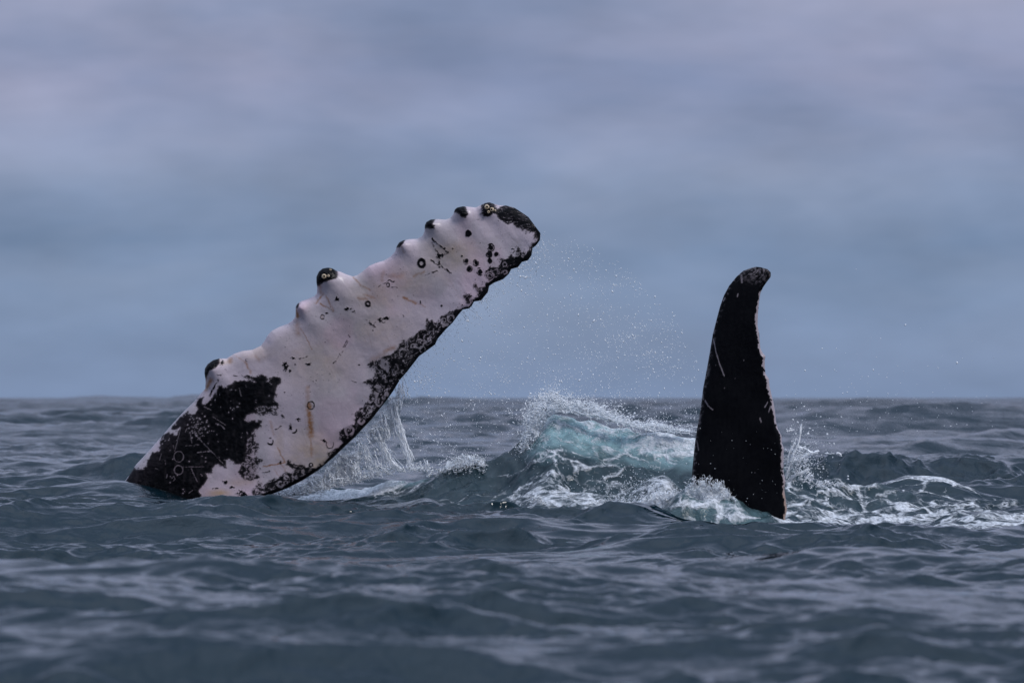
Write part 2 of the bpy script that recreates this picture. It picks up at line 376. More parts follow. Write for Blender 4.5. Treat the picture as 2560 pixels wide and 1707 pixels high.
PATCH = [(100,1420),(240,1300),(300,1222),(320,1192),(335,1168),(341,1173),(359,1173),(368,1164),(370,1148),(377,1134),(393,1128),(402,1116),(401,1101),(409,1087),(423,1082),(429,1088),(443,1084),(449,1070),(432,1073),(431,1066),(440,1052),(450,1041),(471,1028),(475,1035),(488,1034),(496,1023),(489,1012),(500,994),(512,991),(504,1007),(512,1014),(526,997),(541,979),(546,965),(555,960),(559,969),(569,966),(582,956),(587,950),(605,950),(634,948),(612,944),(609,938),(634,940),(664,940),(666,949),(678,957),(676,945),(691,940),(703,944),(702,956),(692,970),(689,981),(697,985),(689,992),(689,1001),(697,1008),(688,1019),(688,1035),(659,1038),(641,1031),(616,1038),(612,1051),(632,1052),(657,1052),(651,1067),(641,1079),(635,1097),(635,1108),(650,1112),(639,1128),(629,1141),(659,1150),(646,1162),(639,1176),(650,1191),(645,1198),(618,1201),(602,1191),(595,1178),(604,1160),(584,1159),(575,1146),(564,1151),(568,1171),(545,1159),(532,1169),(532,1182),(518,1182),(520,1196),(511,1210),(498,1225),(502,1245),(470,1330),(300,1600),(100,1600)]
BAND = [(560,1330),(600,1262),(632,1243),(630,1230),(641,1219),(646,1203),(655,1214),(671,1201),(693,1198),(705,1185),(716,1178),(732,1184),(739,1171),(714,1159),(721,1148),(736,1159),(757,1164),(779,1171),(795,1171),(809,1157),(823,1142),(817,1130),(823,1130),(845,1117),(857,1105),(848,1096),(848,1080),(868,1064),(886,1060),(887,1044),(886,1028),(907,1017),(918,1000),(930,979),(926,966),(906,957),(914,950),(939,943),(937,927),(930,924),(920,913),(926,904),(944,904),(956,891),(978,886),(989,872),(1003,859),(1021,847),(1039,836),(1053,824),(1065,825),(1065,795),(1080,804),(1105,806),(1099,797),(1110,786),(1126,777),(1142,772),(1156,771),(1170,768),(1180,758),(1171,757),(1160,749),(1159,738),(1168,733),(1175,735),(1181,747),(1188,742),(1199,735),(1191,726),(1181,710),(1191,706),(1195,719),(1213,717),(1211,708),(1225,704),(1213,692),(1213,679),(1227,665),(1245,665),(1252,656),(1243,649),(1270,647),(1272,636),(1288,640),(1293,617),(1306,629),(1320,633),(1324,619),(1338,606),(1341,597),(1334,592),(1336,581),(1313,576),(1302,572),(1291,570),(1283,558),(1270,561),(1258,553),(1245,545),(1241,535),(1234,533),(1222,540),(1207,542),(1201,533),(1204,517),(1210,495),(1236,500),(1236,511),(1245,521),(1259,513),(1268,500),(1300,500),(1360,540),(1400,600),(1340,700),(1100,950),(900,1200),(700,1330)]
CAPS = [[(505,948),(500,920),(521,890),(549,890),(550,908),(539,920),(523,926),(516,944)], [(736,757),(748,757),(747,768),(740,772)],
        [(780,710),(780,670),(820,655),(838,668),(845,683),(843,695),(827,701),(809,706),(795,715)], [(985,621),(995,595),(1014,595),(1013,601),(1008,610),(998,619)],
        [(1058,571),(1058,545),(1088,543),(1088,550),(1082,560),(1088,563),(1087,572),(1075,572)], [(1130,528),(1135,510),(1160,508),(1166,520),(1171,538),(1163,547),(1154,544),(1145,535)]]
DRINGS = [(777,1013,9,1.1),(676,1103,7,1.8),(777,1162,4,1.8),(920,759,5,2.6),(1054,658,8,3.2),(1171,584,4,4.5),(1227,619,8.5,1.2),(1227,619,3,3),(1223,636,7,1.2),(1223,636,2.5,3),(1241,636,7,1.2),(1241,636,2.5,3),(1166,653,6.5,1),(1166,653,2,2.6),(1190,657,7,1.2),(1190,657,2.5,2.5),(1225,652,2.5,3.5),(1174,672,6.5,1),(1174,672,2.5,2.8),(1200,679,8,1.3),(1200,679,3,3),(1281,627,5,1),(970,712,4,1.2),(825,1110,9,.9),(733,1072,9,1.6),(617,900,3,.8),(953,797,4,1),(959,802,4,1),(806,792,5,.9)]
LRINGS = [(447,1141,12,.9),(446,1174,10.5,1),(1008,882,9,1.1),(1049,859,10,1.1),(1068,845,8,1),(1056,873,7,.9),(961,940,3.4,1.3),(948,1005,8.5,2.6),(903,1053,6,3.5),(873,1076,10,2.8),(701,1210,6.5,2.2),(1128,797,8.5,1.5),(1224,690,10,1.1),(1224,690,5,.8),(1110,813,3,3),(1118,812,2,2),(930,924,0,6),(963,915,6,7),(955,906,4,6),(945,968,3,6),(938,985,3,5),(966,985,3,3),(925,1003,4,1.4),(924,1020,5,1.5),(758,1178,3,2),(715,1193,4,2),(742,1192,3,2),(905,1030,0,2.5)]
LLINES = [((487,1085),(566,1167),1.5),((452,1068),(437,1128),.8),((457,1167),(511,1166),.8),((478,1171),(486,1188),1.7),((486,1188),(493,1204),1.1),((464,1114),(479,1113),.8),((489,1111),(498,1111),.8),((476,1085),(480,1107),1.3),((495,1078),(500,1074),1.7),((500,1074),(511,1066),.6),((511,1017),(527,1024),1.6),((532,1041),(566,1064),.5),((471,1233),(482,1225),1.2),((614,1132),(628,1112),1),((622,1133),(628,1114),.8),((598,969),(603,990),.9),((551,1061),(561,1072),1.8),((540,1058),(551,1062),1.2),((433,1112),(436,1128),.9),((399,1150),(404,1133),1),((412,1146),(414,1160),1.1),((418,1185),(416,1194),1.4),((434,1189),(438,1196),1.6),((438,1196),(433,1202),1.4),((614,963),(617,973),.8),((494,1131),(503,1129),2.6),((508,1129),(515,1128),2.0),((520,1128),(524,1127),2.8),((484,1078),(490,1083),3),((468,1070),(463,1080),.9),((970,970),(960,1000),2.6),((1027,892),(1045,880),1),((1015,900),(1030,893),1),((992,912),(998,930),2.4),((980,935),(990,942),1.3),((388,1170),(398,1174),.6),((411,1088),(404,1100),1.5),((424,1095),(422,1101),1.3)]
DLINES = [((748,897),(768,891),1.3),((735,905),(739,911),1.5),((689,1073),(703,1064),1.6),((925,803),(936,817),2.2),((923,805),(933,819),.8),((872,838),(876,843),1.1),((872,852),(850,890),1.1),((868,850),(856,872),.9),((850,884),(838,902),.7),((834,907),(840,902),2.0),((1007,787),(1009,796),1.1),((1079,597),(1120,631),1.9),((1079,604),(1091,627),1.1),((1091,627),(1100,640),1.4),((1120,631),(1100,640),1.8),((1097,638),(1097,660),2.6),((1077,649),(1100,668),2.4),((1097,660),(1127,683),2.4),((1082,682),(1092,677),2),((1064,687),(1074,684),1.1),((947,716),(965,706),1.6),((965,706),(972,698),1.2),((972,700),(984,703),1.6),((980,716),(993,719),1.5),((938,805),(934,815),1),((995,737),(996,744),1),((1051,751),(1052,758),1.6),((541,936),(550,936),1),((585,939),(597,939),1.6),((552,936),(525,988),2.6),((548,945),(528,985),1.6),((714,1160),(732,1163),1.3),((732,1160),(757,1163),.8),((655,1180),(675,1177),1),((880,950),(892,956),1.4),((812,1100),(818,1104),1.5)]
BLOBS = [(714,917,8,11),(733,895,6,3),(773,910,6,4),(746,1048,7,4),(727,1067,4,7),(809,1102,6,4),(843,748,6,5),(868,772,9,5),(884,779,6,3),(816,783,4,3),(966,795,7,4),(950,800,5,6),(1100,638,8,8),(1132,621,2,2),(1112,621,2.5,2.5),(1155,640,3,3),(783,953,1.6,1.6),(790,951,1.8,1.8),(712,980,2,2),(605,1236,13,11),(707,1040,5,5),(1104,764,3.5,3),(1156,762,2,2),(932,826,2.6,2.2),(1270,655,10,6),(898,912,3,2),(556,907,4,6),(563,923,1.6,1.6),(580,1218,5,3),(563,1205,6,4),(540,1220,7,2),(702,1156,5,3),(1009,852,4,2),(725,927,4,5),(1295,649,9,8)]
RUST = [((770,968),(769,1010),5,.45),((772,1010),(777,1088),7,1.0),((777,1088),(779,1140),3,.5),((657,1167),(711,1156),1.3,1.3),((676,1052),(684,1085),3,.35),((694,1120),(712,1156),1.6,.7),((697,1150),(716,1180),1.2,.6),((688,1175),(698,1190),1.2,.6),((590,889),(613,905),2,.5),((613,905),(628,932),3,.6),((577,899),(575,903),5,.9),((648,900),(640,890),4,.35),((527,950),(515,975),6,.8),((517,925),(513,950),4,.7),((739,775),(744,790),4,1.2),((741,800),(746,835),7,.45),((752,820),(780,875),1,.9),((808,735),(790,758),2.3,.8),((800,758),(834,778),1.6,.8),((834,778),(815,740),2.2,.6),((798,712),(803,735),4,.55),((883,692),(900,712),2.5,.7),((900,712),(925,725),2,.5),((895,745),(915,748),4,.6),((910,737),(935,744),3,.5),((1010,744),(1040,758),3.2,.9),((1040,758),(1063,766),1.5,.6),((1000,611),(1010,632),2,.5),((975,690),(1005,690),6,.35),((1035,690),(1060,680),3,.5),((958,680),(955,700),5,.35),((1105,625),(1180,610),14,.16),((960,880),(985,868),5,.55),((930,900),(960,885),7,.35),((1055,660),(1120,700),12,.14),((805,790),(808,797),2,.7)]
YEL = [(780,1125,62,50,.42),(700,1110,14,40,.3),(800,1155,30,22,.6),(745,1150,40,30,.4),(545,1232,26,9,.9),(600,1205,40,10,.3),(1130,640,70,40,.36),(940,740,80,45,.30),(800,905,100,70,.28),(950,820,90,60,.26),(1020,700,60,40,.3),(640,880,50,20,.3),(560,905,22,8,.4),(1010,880,0.1,.1,0)]

def skin_paint(x, y, lead, d_lead, d_trail):
    """returns rgb for the white flipper; x, y in flat flipper coordinates"""
    # ragged edges: warp the lookup position
    wx = (fbm(x, y, 9, 5, 60, .72) - .5); wy = (fbm(x, y, 9, 5, 70, .72) - .5)
    patchy = ss(.42, .62, fbm(x, y, 42, 3, 80))
    k = 7 + 16 * patchy
    X = x + wx * k; Y = y + wy * k
    dark = inpoly(X, Y, PATCH) | (inpoly(X, Y, BAND))
    sp = (fbm(x, y, 5, 3, 90, .7)); near = inpoly(x + wx * 60, y + wy * 60, PATCH) | inpoly(x + wy * 45, y + wx * 45, BAND)
    dark = dark | (near & (sp > .70))
    # pale speckle inside the band and the lower patch
    rim = ss(1.2, 3.0, d_trail + 3 * (fbm(x, y, 25, 2, 33) - .5))
    bandzone = inpoly(x, y, BAND) & (d_trail > 9)
    sp2 = np.abs(2 * fbm(x, y, 8, 3, 95, .6) - 1)
    blot = fbm(x, y, 30, 2, 97)
    light = bandzone & (sp2 < .022 + .06 * ss(.45, .65, blot)) & (y > 640) 
    light |= inpoly(x, y, PATCH) & (x + .35 * (y - 1130) + 70 * (fbm(x, y, 50, 2, 98) - .5) > 612) & (y > 1015) & (sp2 < .11)
    light |= (y < 640) & bandzone & (sp2 < .010)
    m = dark.astype(np.float32) * (1 - .9 * light)
    soft = near & ~dark
    m = np.maximum(m, soft * .45 * ss(.50, .72, sp))
    m = m * (1 - .025 * ss(.55, .75, fbm(x * 1.0, y * .45, 9, 4, 92, .65)))
    for c in CAPS: m = np.maximum(m, inpoly(x + wx * 4, y + wy * 4, c))
    m = np.maximum(m, ss(4.2, 1.6, d_trail + 4 * (fbm(x, y, 14, 3, 34) - .5)))     # dark rim of the trailing edge
    r2 = np.random.default_rng(5)
    for i in range(170):                                    # white pin spots on the black patch
        cx, cy = r2.uniform(400, 700), r2.uniform(950, 1235); r = r2.uniform(.5, 1.5)
        if r2.random() < .35: cx, cy = 495 + r2.normal() * 14, 1065 + r2.normal() * 18
        s = (np.abs(x - cx) < 4) & (np.abs(y - cy) < 4)
        q = np.hypot(x[s] - cx, y[s] - cy); m[s] = np.minimum(m[s], ss(r - .4, r + .6, q))
    NV = 270
    if len(m) == 920 * NV:
        g_ = m.reshape(920, NV); bl = g_.copy(); bl[2:-2, 2:-2] = sum(g_[2 + a:916 + 2 + a, 2 + b_:NV - 2 + b_] for a in (-2, 0, 2) for b_ in (-2, 0, 2)) / 9
        m = (g_ * .72 + bl * .28).ravel()
    def win(cx, cy, R): return np.nonzero((np.abs(x - cx) < R) & (np.abs(y - cy) < R))[0]
    for cx, cy, rx, ry in BLOBS:
        s = win(cx, cy, max(rx, ry) * 2.2)
        q = np.hypot((x[s] - cx) / rx, (y[s] - cy) / ry) + (fbm(x[s], y[s], 4.5, 4, 21, .75) - .5) * (2.6 if rx > 3.5 else .6)
        m[s] = np.maximum(m[s], ss(1.0, .8, q))
    for cx, cy, r, w_ in DRINGS:
        s = win(cx, cy, r + w_ + 6); X1 = x[s] + wx[s] * 3; Y1 = y[s] + wy[s] * 3
        q = np.abs(np.hypot(X1 - cx, (Y1 - cy) * .9) - r) - w_ * (.55 + .9 * fbm(x[s], y[s], 8, 2, 22))
        m[s] = np.maximum(m[s], ss(.7, -.3, q) * (ss(.30, .46, fbm(x[s] + 3 * cx, y[s], 11, 2, 77)) if w_ < 2.3 else 1))
    rr_ = [(r2.uniform(640, 800), 0, r2.uniform(2, 4.5), r2.uniform(.7, 1.6)) for i in range(36)]
    extra = []
    for i in range(60):                                   # small ring scars all along the band
        j = r2.integers(3, len(TRAIL) - 4); tx, ty = TRAIL[j]; o = r2.uniform(7, 42)
        nx, ny = -.62, -.78
        extra.append((tx + nx * o + r2.normal() * 9, ty + ny * o + r2.normal() * 9, r2.uniform(1.5, 5), r2.uniform(.5, 1.3)))
    for i in range(30): extra.append((r2.normal(635, 22), r2.normal(1178, 14), r2.uniform(2, 5), r2.uniform(.7, 1.3)))
    for cx, cy, r, w_ in LRINGS + extra:
        s = win(cx, cy, r + w_ + 5); X1 = x[s] + wx[s] * 4; Y1 = y[s] + wy[s] * 4
        q = np.abs(np.hypot(X1 - cx, (Y1 - cy) * .92) - r) - w_ * (.35 + 1.0 * fbm(x[s], y[s], 10, 2, 23))
        m[s] = np.minimum(m[s], 1 - (.32 if cx < 460 else .55) * ss(.7, -.3, q) * (d_trail[s] > 3) * (1 if cx < 460 else ss(.28, .5, fbm(x[s] + 5 * cx, y[s], 9, 2, 78))))
    for (a, b_, w_) in LLINES + DLINES:
        mx, my = (a[0] + b_[0]) / 2, (a[1] + b_[1]) / 2; R = math.hypot(a[0] - b_[0], a[1] - b_[1]) / 2 + 6
        s = win(mx, my, R); lt = (a, b_, w_) in LLINES; kk = 2 if lt else 7
        q = distline(x[s] + wx[s] * kk, y[s] + wy[s] * kk, [a, b_]) - w_ * (.7 if lt else 1) * (.15 + 1.2 * fbm(x[s], y[s], 7, 2, 24))
        v = ss(.7, -.3, q) * ss(.25, .5, fbm(x[s] + mx, y[s], 8, 3, 79, .7))
        m[s] = np.minimum(m[s], 1 - .34 * v) if lt else np.maximum(m[s], v)
    fine = fbm(x, y, 3.2, 3, 25, .7)
    m = np.maximum(m, .8 * ((fine > .83) & (fbm(x, y, 60, 2, 26) > .5)))
    # pale skin colour: pink grey, with stains
    g = fbm(x, y, 70, 4, 27); g2 = fbm(x, y, 16, 4, 28)
    col = np.stack([.58 + 0 * x, .480 + 0 * x, .520 + 0 * x], -1) * (.86 + .20 * g + .10 * g2)[:, None]
    pink = ss(.5, .75, fbm(x, y, 120, 3, 29))[:, None]
    col = col * (1 - pink * np.array([-.03, .06, .03]))
    gr = ss(.45, .7, fbm(x, y, 90, 3, 35))[:, None]; col = col * (1 - gr * np.array([.13, .10, .12]))
    yel = np.zeros_like(x)
    for cx, cy, rx, ry, a in YEL:
        yel = np.maximum(yel, a * np.exp(-((x - cx) / rx) ** 2 - ((y - cy) / ry) ** 2))
    yel = yel * (.5 + 1.2 * g2)
    col = col * (1 - yel[:, None] * np.array([.10, .25, .60]))
    st = np.zeros_like(x)
    for a, b_, w_, amp in RUST:
        d = distline(x + wx * 8, y + wy * 8, [a, b_])
        st = np.maximum(st, amp * np.exp(-(d / w_) ** 2) * (.35 + 1.0 * fbm(x, y, 6, 3, 30)))
    st = np.clip(st * 1.15, 0, 1)[:, None]
    col = col * (1 - st * np.array([.42, .66, .84]))
    # hairline scratches
    r3 = np.random.default_rng(9); sc_ = np.zeros_like(x)
    for i in range(60):
        cx = r3.uniform(560, 1280); cy = 1180 - (cx - 560) * .78 + r3.normal() * 60; an = r3.uniform(.3, 1.5); l_ = r3.uniform(15, 55)
        a = (cx, cy); b_ = (cx + l_ * math.cos(an), cy + l_ * math.sin(an))
        s = win(cx + l_ / 2 * math.cos(an), cy + l_ / 2 * math.sin(an), l_ / 2 + 4)
        sc_[s] = np.maximum(sc_[s], r3.uniform(.15, .5) * ss(1.3, .2, distline(x[s], y[s], [a, b_])))
    col = col * (1 - sc_[:, None] * np.array([.3, .4, .45]))
    blk = np.array([.0035, .0035, .0050]) + .006 * fbm(x, y, 6, 3, 31)[:, None]
    brown = (ss(1.0, .0, distline(x, y, [(235, 1320), (330, 1190), (430, 1080), (470, 1030)]) / 60.)[:, None]) * np.array([.012, .009, .011])
    blk = blk + brown
    return col * (1 - m[:, None]) + blk * m[:, None], m

def blade(lead, trail, axis, nu, nv, D, Tl, RL, RT, lean, paint, nback=26, tipfine=2.2, ridge=0.0):
    """a fin: lead and trail are outlines from root to tip; axis = direction root to tip"""
    ax = np.array(axis, float); ax /= np.linalg.norm(ax); nx = np.array([-ax[1], ax[0]])
    lead = np.array(lead, float); trail = np.array(trail, float)
    def uv(p): return p @ ax, p @ nx
    ul, vl = uv(lead); ut, vt = uv(trail)
    ul = np.maximum.accumulate(ul + np.arange(len(ul)) * 1e-4); ut = np.maximum.accumulate(ut + np.arange(len(ut)) * 1e-4)
    u0 = max(ul[0], ut[0]); u1 = min(ul[-1], ut[-1])
    s = np.linspace(0, 1, nu); s = 1 - (1 - s) ** 1.0
    s = np.concatenate([s[:-20], s[-20] + (1 - s[-20]) * (1 - (1 - np.linspace(0, 1, 20)) ** tipfine)])
    u = u0 + (u1 - u0) * s
    a = np.interp(u, ul, vl); b_ = np.interp(u, ut, vt)
    q = np.linspace(0, 1, nv); q = q + .045 * -np.sin(2 * np.pi * q)          # denser near the edges
    vv = a[:, None] * (1 - q) + b_[:, None] * q; uu = u[:, None] + 0 * vv
    X = uu * ax[0] + vv * nx[0]; Y = uu * ax[1] + vv * nx[1]
    dl = distline(X.ravel(), Y.ravel(), [tuple(p) for p in lead]); dt = distline(X.ravel(), Y.ravel(), [tuple(p) for p in trail])
    rd = lambda d, R: np.sqrt(np.clip(1 - (1 - np.minimum(d / R, 1)) ** 2, 0, 1))
    w_ = (s ** 1.0).repeat(nv)
    T = Tl[0] * (1 - w_) + Tl[1] * w_
    h = T * rd(dl, RL) * rd(dt, RT) * (1 - .35 * ss(0, 1, np.tile(q, nu)))
    col, m, relief = paint(X.ravel(), Y.ravel(), dl, dt)
    sf = F / D
    hz = h + np.minimum(rd(dl, 8) * rd(dt, 8), 1) * relief
    zc = HC - (Y.ravel() - HZ) / sf
    dep = D - lean[0] * zc - lean[1] * np.tile(q - .5, nu)
    fr = P(X.ravel(), Y.ravel(), dep - hz)
    VV = [fr]; FF = [grid_faces(nu, nv)]; CC = [col]; MMm = [m]
    # back face shares the two edges
    qb = np.linspace(0, 1, nback); idx = np.searchsorted(q, qb).clip(0, nv - 1)
    bi = (np.arange(nu)[:, None] * nv + idx[None, :])
    bk = P(X.ravel()[bi], Y.ravel()[bi], (dep + h)[bi]).reshape(-1, 3)
    ids = np.zeros((nu, nback), np.int64)
    base = nu * nv
    inner = np.arange(nu * (nback - 2)).reshape(nu, nback - 2) + base
    ids[:, 1:-1] = inner; ids[:, 0] = np.arange(nu) * nv; ids[:, -1] = np.arange(nu) * nv + nv - 1
    keep = bk.reshape(nu, nback, 3)[:, 1:-1].reshape(-1, 3)
    VV.append(keep); CC.append(col[bi][:, 1:-1].reshape(-1, 3)); MMm.append(m[bi][:, 1:-1].ravel())
    FF.append(np.stack([ids[:-1, :-1], ids[1:, :-1], ids[1:, 1:], ids[:-1, 1:]], -1).reshape(-1, 4))
    return np.vstack(VV), np.vstack(FF), np.vstack(CC), np.concatenate(MMm)

def paint_flipper(x, y, dl, dt):
    col, m = skin_paint(x, y, None, dl, dt)
    relief = (fbm(x, y, 110, 2, 44) - .5) * .030 + (fbm(x, y, 30, 3, 45) - .5) * .006 + m * .0015 + m * (fbm(x, y, 7, 3, 47) - .5) * .008
    sc2 = [(520, 915), (810, 690), (1003, 606), (1075, 558), (1152, 528), (1215, 520)]
    cap_ = np.zeros_like(x)
    for cx, cy in sc2: cap_ = np.maximum(cap_, ss(30, 14, np.hypot(x - cx, y - cy)))
    relief += cap_ * m * (fbm(x, y, 5, 3, 48, .65) - .5) * .022
    kn = [(520, 915), (745, 765), (810, 690), (1003, 606), (1075, 558), (1152, 528), (1215, 520)]
    for i, (cx, cy) in enumerate(kn):
        r = 16 if i != 2 else 24
        relief += .020 * np.exp(-(((x - cx - 3) ** 2 + (y - cy - 4) ** 2) / r ** 2))
        # low ridge running from each knob across the fin
        e = (cx + 95, cy + 85); d = distline(x, y, [(cx, cy), e]); tt_ = np.clip(((x - cx) * 95 + (y - cy) * 85) / (95 ** 2 + 85 ** 2), 0, 1)
        relief += .022 * np.exp(-(d / 22) ** 2) * (1 - tt_) ** 1.3
    return col, m, relief
FL_D = 38.05
fv, ff, fc, fm_ = blade(LEAD, list(reversed(TRAIL)), (1345 - 440, 570 - 1240), 920, 270, FL_D, (.11, .045), 30, 15, (.10, .10), paint_flipper)

FLEAD = [(1690,1420),(1702,1330),(1718,1260),(1728,1208),(1731,1169),(1737,1108),(1743,1069),(1752,1017),(1758,969),(1767,922),(1774,883),(1782,835),(1791,800),(1800,766),(1810,738),(1823,714),(1841,692),(1858,677),(1880,669),(1890,667)]
FTRAIL = [(1890,667),(1901,668),(1919,673),(1927,681),(1927,692),(1917,705),(1908,718),(1901,733),(1898,753),(1895,783),(1894,813),(1898,835),(1901,870),(1907,883),(1914,890),(1912,900),(1912,915),(1914,935),(1922,946),(1924,965),(1930,991),(1934,1008),(1938,1030),(1940,1052),(1945,1073),(1954,1089),(1955,1108),(1960,1121),(1959,1147),(1959,1177),(1964,1203),(1961,1225),(1966,1260),(1968,1273),(1963,1294),(1972,1340),(1985,1420)]
def paint_fluke(x, y, dl, dt):
    n = len(x)
    wx = fbm(x, y, 8, 4, 61, .7) - .5; wy = fbm(x, y, 8, 4, 62, .7) - .5
    m = np.ones(n, np.float32)
    width = np.interp(y, [720, 740, 790, 850, 900, 1000, 1060, 1090, 1110, 1140, 1200, 1260, 1300], [0, 2.5, 6.5, 4.5, 4, 6, 4, 1, 3.5, 6, 5, 4.5, 4])
    edge = (dt + wx * 9 < width * 1.12) & (y > 725) & (fbm(x, y, 13, 3, 63, .6) > .30)
    m[edge] = .06
    r = np.random.default_rng(15)
    def line(pts, w_, a):
        q = distline(x + wx * 2, y + wy * 2, pts) - w_ * (.4 + fbm(x, y, 9, 2, 64))
        np.minimum(m, 1 - a * ss(.7, -.3, q), out=m)
    line([(1784, 848), (1790, 880), (1800, 912), (1811, 940)], 1.0, .6); line([(1763, 1002), (1770, 1014), (1782, 1024)], 1.1, .6)
    line([(1853, 688), (1855, 706)], 1.5, .5); line([(1845, 735), (1843, 742)], 1.3, .5); line([(1808, 752), (1812, 745)], 1.4, .5)
    line([(1919, 1005), (1912, 1018)], 1, .6); line([(1926, 1015), (1922, 1030)], .9, .6); line([(1742, 1100), (1746, 1125)], 1, .4); line([(1900, 1045), (1903, 1055)], 1.3, .5)
    for i in range(10):
        cx = r.uniform(1735, 1955); cy = r.uniform(700, 1290); l_ = r.uniform(0, 7) if r.random() < .4 else 0; a = r.normal(1.3, .4)
        s = (np.abs(x - cx) < 10) & (np.abs(y - cy) < 10)
        q = distline(x[s], y[s], [(cx, cy), (cx + l_ * math.cos(a), cy + l_ * math.sin(a))]) - r.uniform(.2, .9)
        m[s] = np.minimum(m[s], 1 - r.uniform(.15, .6) * ss(.8, -.2, q))
    tip = ss(60, 10, np.hypot(x - 1893, (y - 682) * 1.6)) * ss(.45, .62, fbm(x, y, 5, 4, 65, .7)) * .35
    m = np.minimum(m, 1 - tip)
    le = ss(12, 2, dl) * ss(.52, .7, fbm(x, y, 7, 3, 66)) * .25
    m = np.minimum(m, 1 - le)
    pink = np.array([.44, .37, .395]); warm = np.array([.42, .28, .22])
    f_ = ss(1190, 1250, y)[:, None]
    lc = pink * (1 - f_) + warm * f_
    blk = np.array([.003, .003, .0045]) + .004 * fbm(x, y * .3, 6, 3, 67)[:, None]
    col = lc * (1 - m[:, None]) + blk * m[:, None]
    relief = (fbm(x, y, 120, 2, 68) - .5) * .03 + (fbm(x, y, 9, 3, 69) - .5) * .002 + ss(45, 5, np.hypot(x - 1893, (y - 682) * 1.4)) * (fbm(x, y, 6, 3, 71) - .5) * .02
    return col, m, relief
FK_D = 36.0
kv, kf, kc, km = blade(FLEAD, list(reversed(FTRAIL)), (0.08, -1), 420, 130, FK_D, (.13, .05), 26, 12, (.03, .05), paint_fluke)

# trunk, lying on its side just under the surface, head to the left
spine = smooth_poly([(-8.2, 40.2, -2.5), (-7.2, 39.9, -2.3), (-5.6, 39.5, -1.95), (-4.0, 39.1, -1.62), (-2.4, 38.5, -1.40), (-1.15, 37.75, -1.24), (0.1, 37.3, -1.42), (1.2, 36.6, -1.35), (1.9, 36.15, -1.1), (2.05, 36.05, -.95)], 120)
rad = np.interp(np.linspace(0, 1, 120), [0, .03, .12, .28, .45, .6, .72, .85, .95, 1], [.05, .45, .95, 1.30, 1.42, 1.34, 1.10, .62, .34, .22])
tv = []
for i in range(120):
    d = spine[min(i + 1, 119)] - spine[max(i - 1, 0)]; d /= np.linalg.norm(d)
    s_ = np.cross(d, (0, 0, 1)); s_ /= np.linalg.norm(s_); u_ = np.cross(s_, d)
    an = np.linspace(0, 2 * np.pi, 64, endpoint=False)
    tv.append(spine[i] + rad[i] * (np.cos(an)[:, None] * s_ + np.sin(an)[:, None] * u_ * .98))
tv = np.array(tv); ci = np.arange(120 * 64).reshape(120, 64)
tf = np.stack([ci[:-1], np.roll(ci, -1, 1)[:-1], np.roll(ci, -1, 1)[1:], ci[1:]], -1).reshape(-1, 4)[:, ::-1]
tv = tv.reshape(-1, 3); ends = [spine[0], spine[-1]]
nb = len(tv); tv = np.vstack([tv, ends])
cap = np.vstack([np.stack([np.full(64, nb), np.roll(ci[0], -1), ci[0]], -1), np.stack([np.full(64, nb + 1), ci[-1], np.roll(ci[-1], -1)], -1)])
tcol = np.tile([.008, .008, .010], (len(tv), 1))

o1 = len(fv); o2 = o1 + len(kv)
BV = np.vstack([fv, kv, tv]); BC = np.vstack([fc, kc, tcol]); BM = np.concatenate([fm_, km, np.ones(len(tv))])

ms_, t, b = mat("whale_skin")
ca = attr(t, 'skin'); ma = attr(t, 'pigment')
geo = nn(t, 'ShaderNodeNewGeometry'); pos = geo.outputs['Position']
gn = noise(t, pos, 60, 4, .65); gn2 = noise(t, pos, 14, 3, .5)
gv = mrange(t, gn, .25, .75, .90, 1.08, False)
vm = t.nodes.new('ShaderNodeVectorMath'); vm.operation = 'SCALE'; t.links.new(ca.outputs['Color'], vm.inputs[0]); t.links.new(gv, vm.inputs['Scale'])
t.links.new(vm.outputs[0], b.inputs['Base Color'])
t.links.new(mrange(t, mth(t, 'ADD', mth(t, 'MULTIPLY', gn2, .5), mth(t, 'MULTIPLY', ma.outputs['Fac'], .25)), .2, .7, .30, .48, False), b.inputs['Roughness'])
b.inputs['Coat Weight'].default_value = .10; b.inputs['Coat Roughness'].default_value = .16; b.inputs['Coat IOR'].default_value = 1.33
b.inputs['IOR'].default_value = 1.33; t.links.new(mrange(t, ma.outputs['Fac'], 0, 1, .62, .05, False), b.inputs['Specular IOR Level'])
bp = t.nodes.new('ShaderNodeBump'); bp.inputs['Distance'].default_value = 1; bp.inputs['Strength'].default_value = .8
t.links.new(mth(t, 'ADD', mth(t, 'MULTIPLY', gn, .0012), mth(t, 'MULTIPLY', gn2, .002)), bp.inputs['Height']); t.links.new(bp.outputs[0], b.inputs['Normal'])

whale = bpy.data.objects.new('humpback_whale', None); COL.objects.link(whale); whale.location = (-1.2, 38.0, -1.3)
tag(whale, 'humpback whale rolling with mottled white flipper and dark tail fluke raised out of the sea', 'whale')
WO = np.array([-1.2, 38.0, -1.3])
body = mesh_from('body', BV - WO, [np.vstack([ff, kf + o1, tf + o2]), cap + o2], ms_, whale, attrs={'skin': BC, 'pigment': BM})

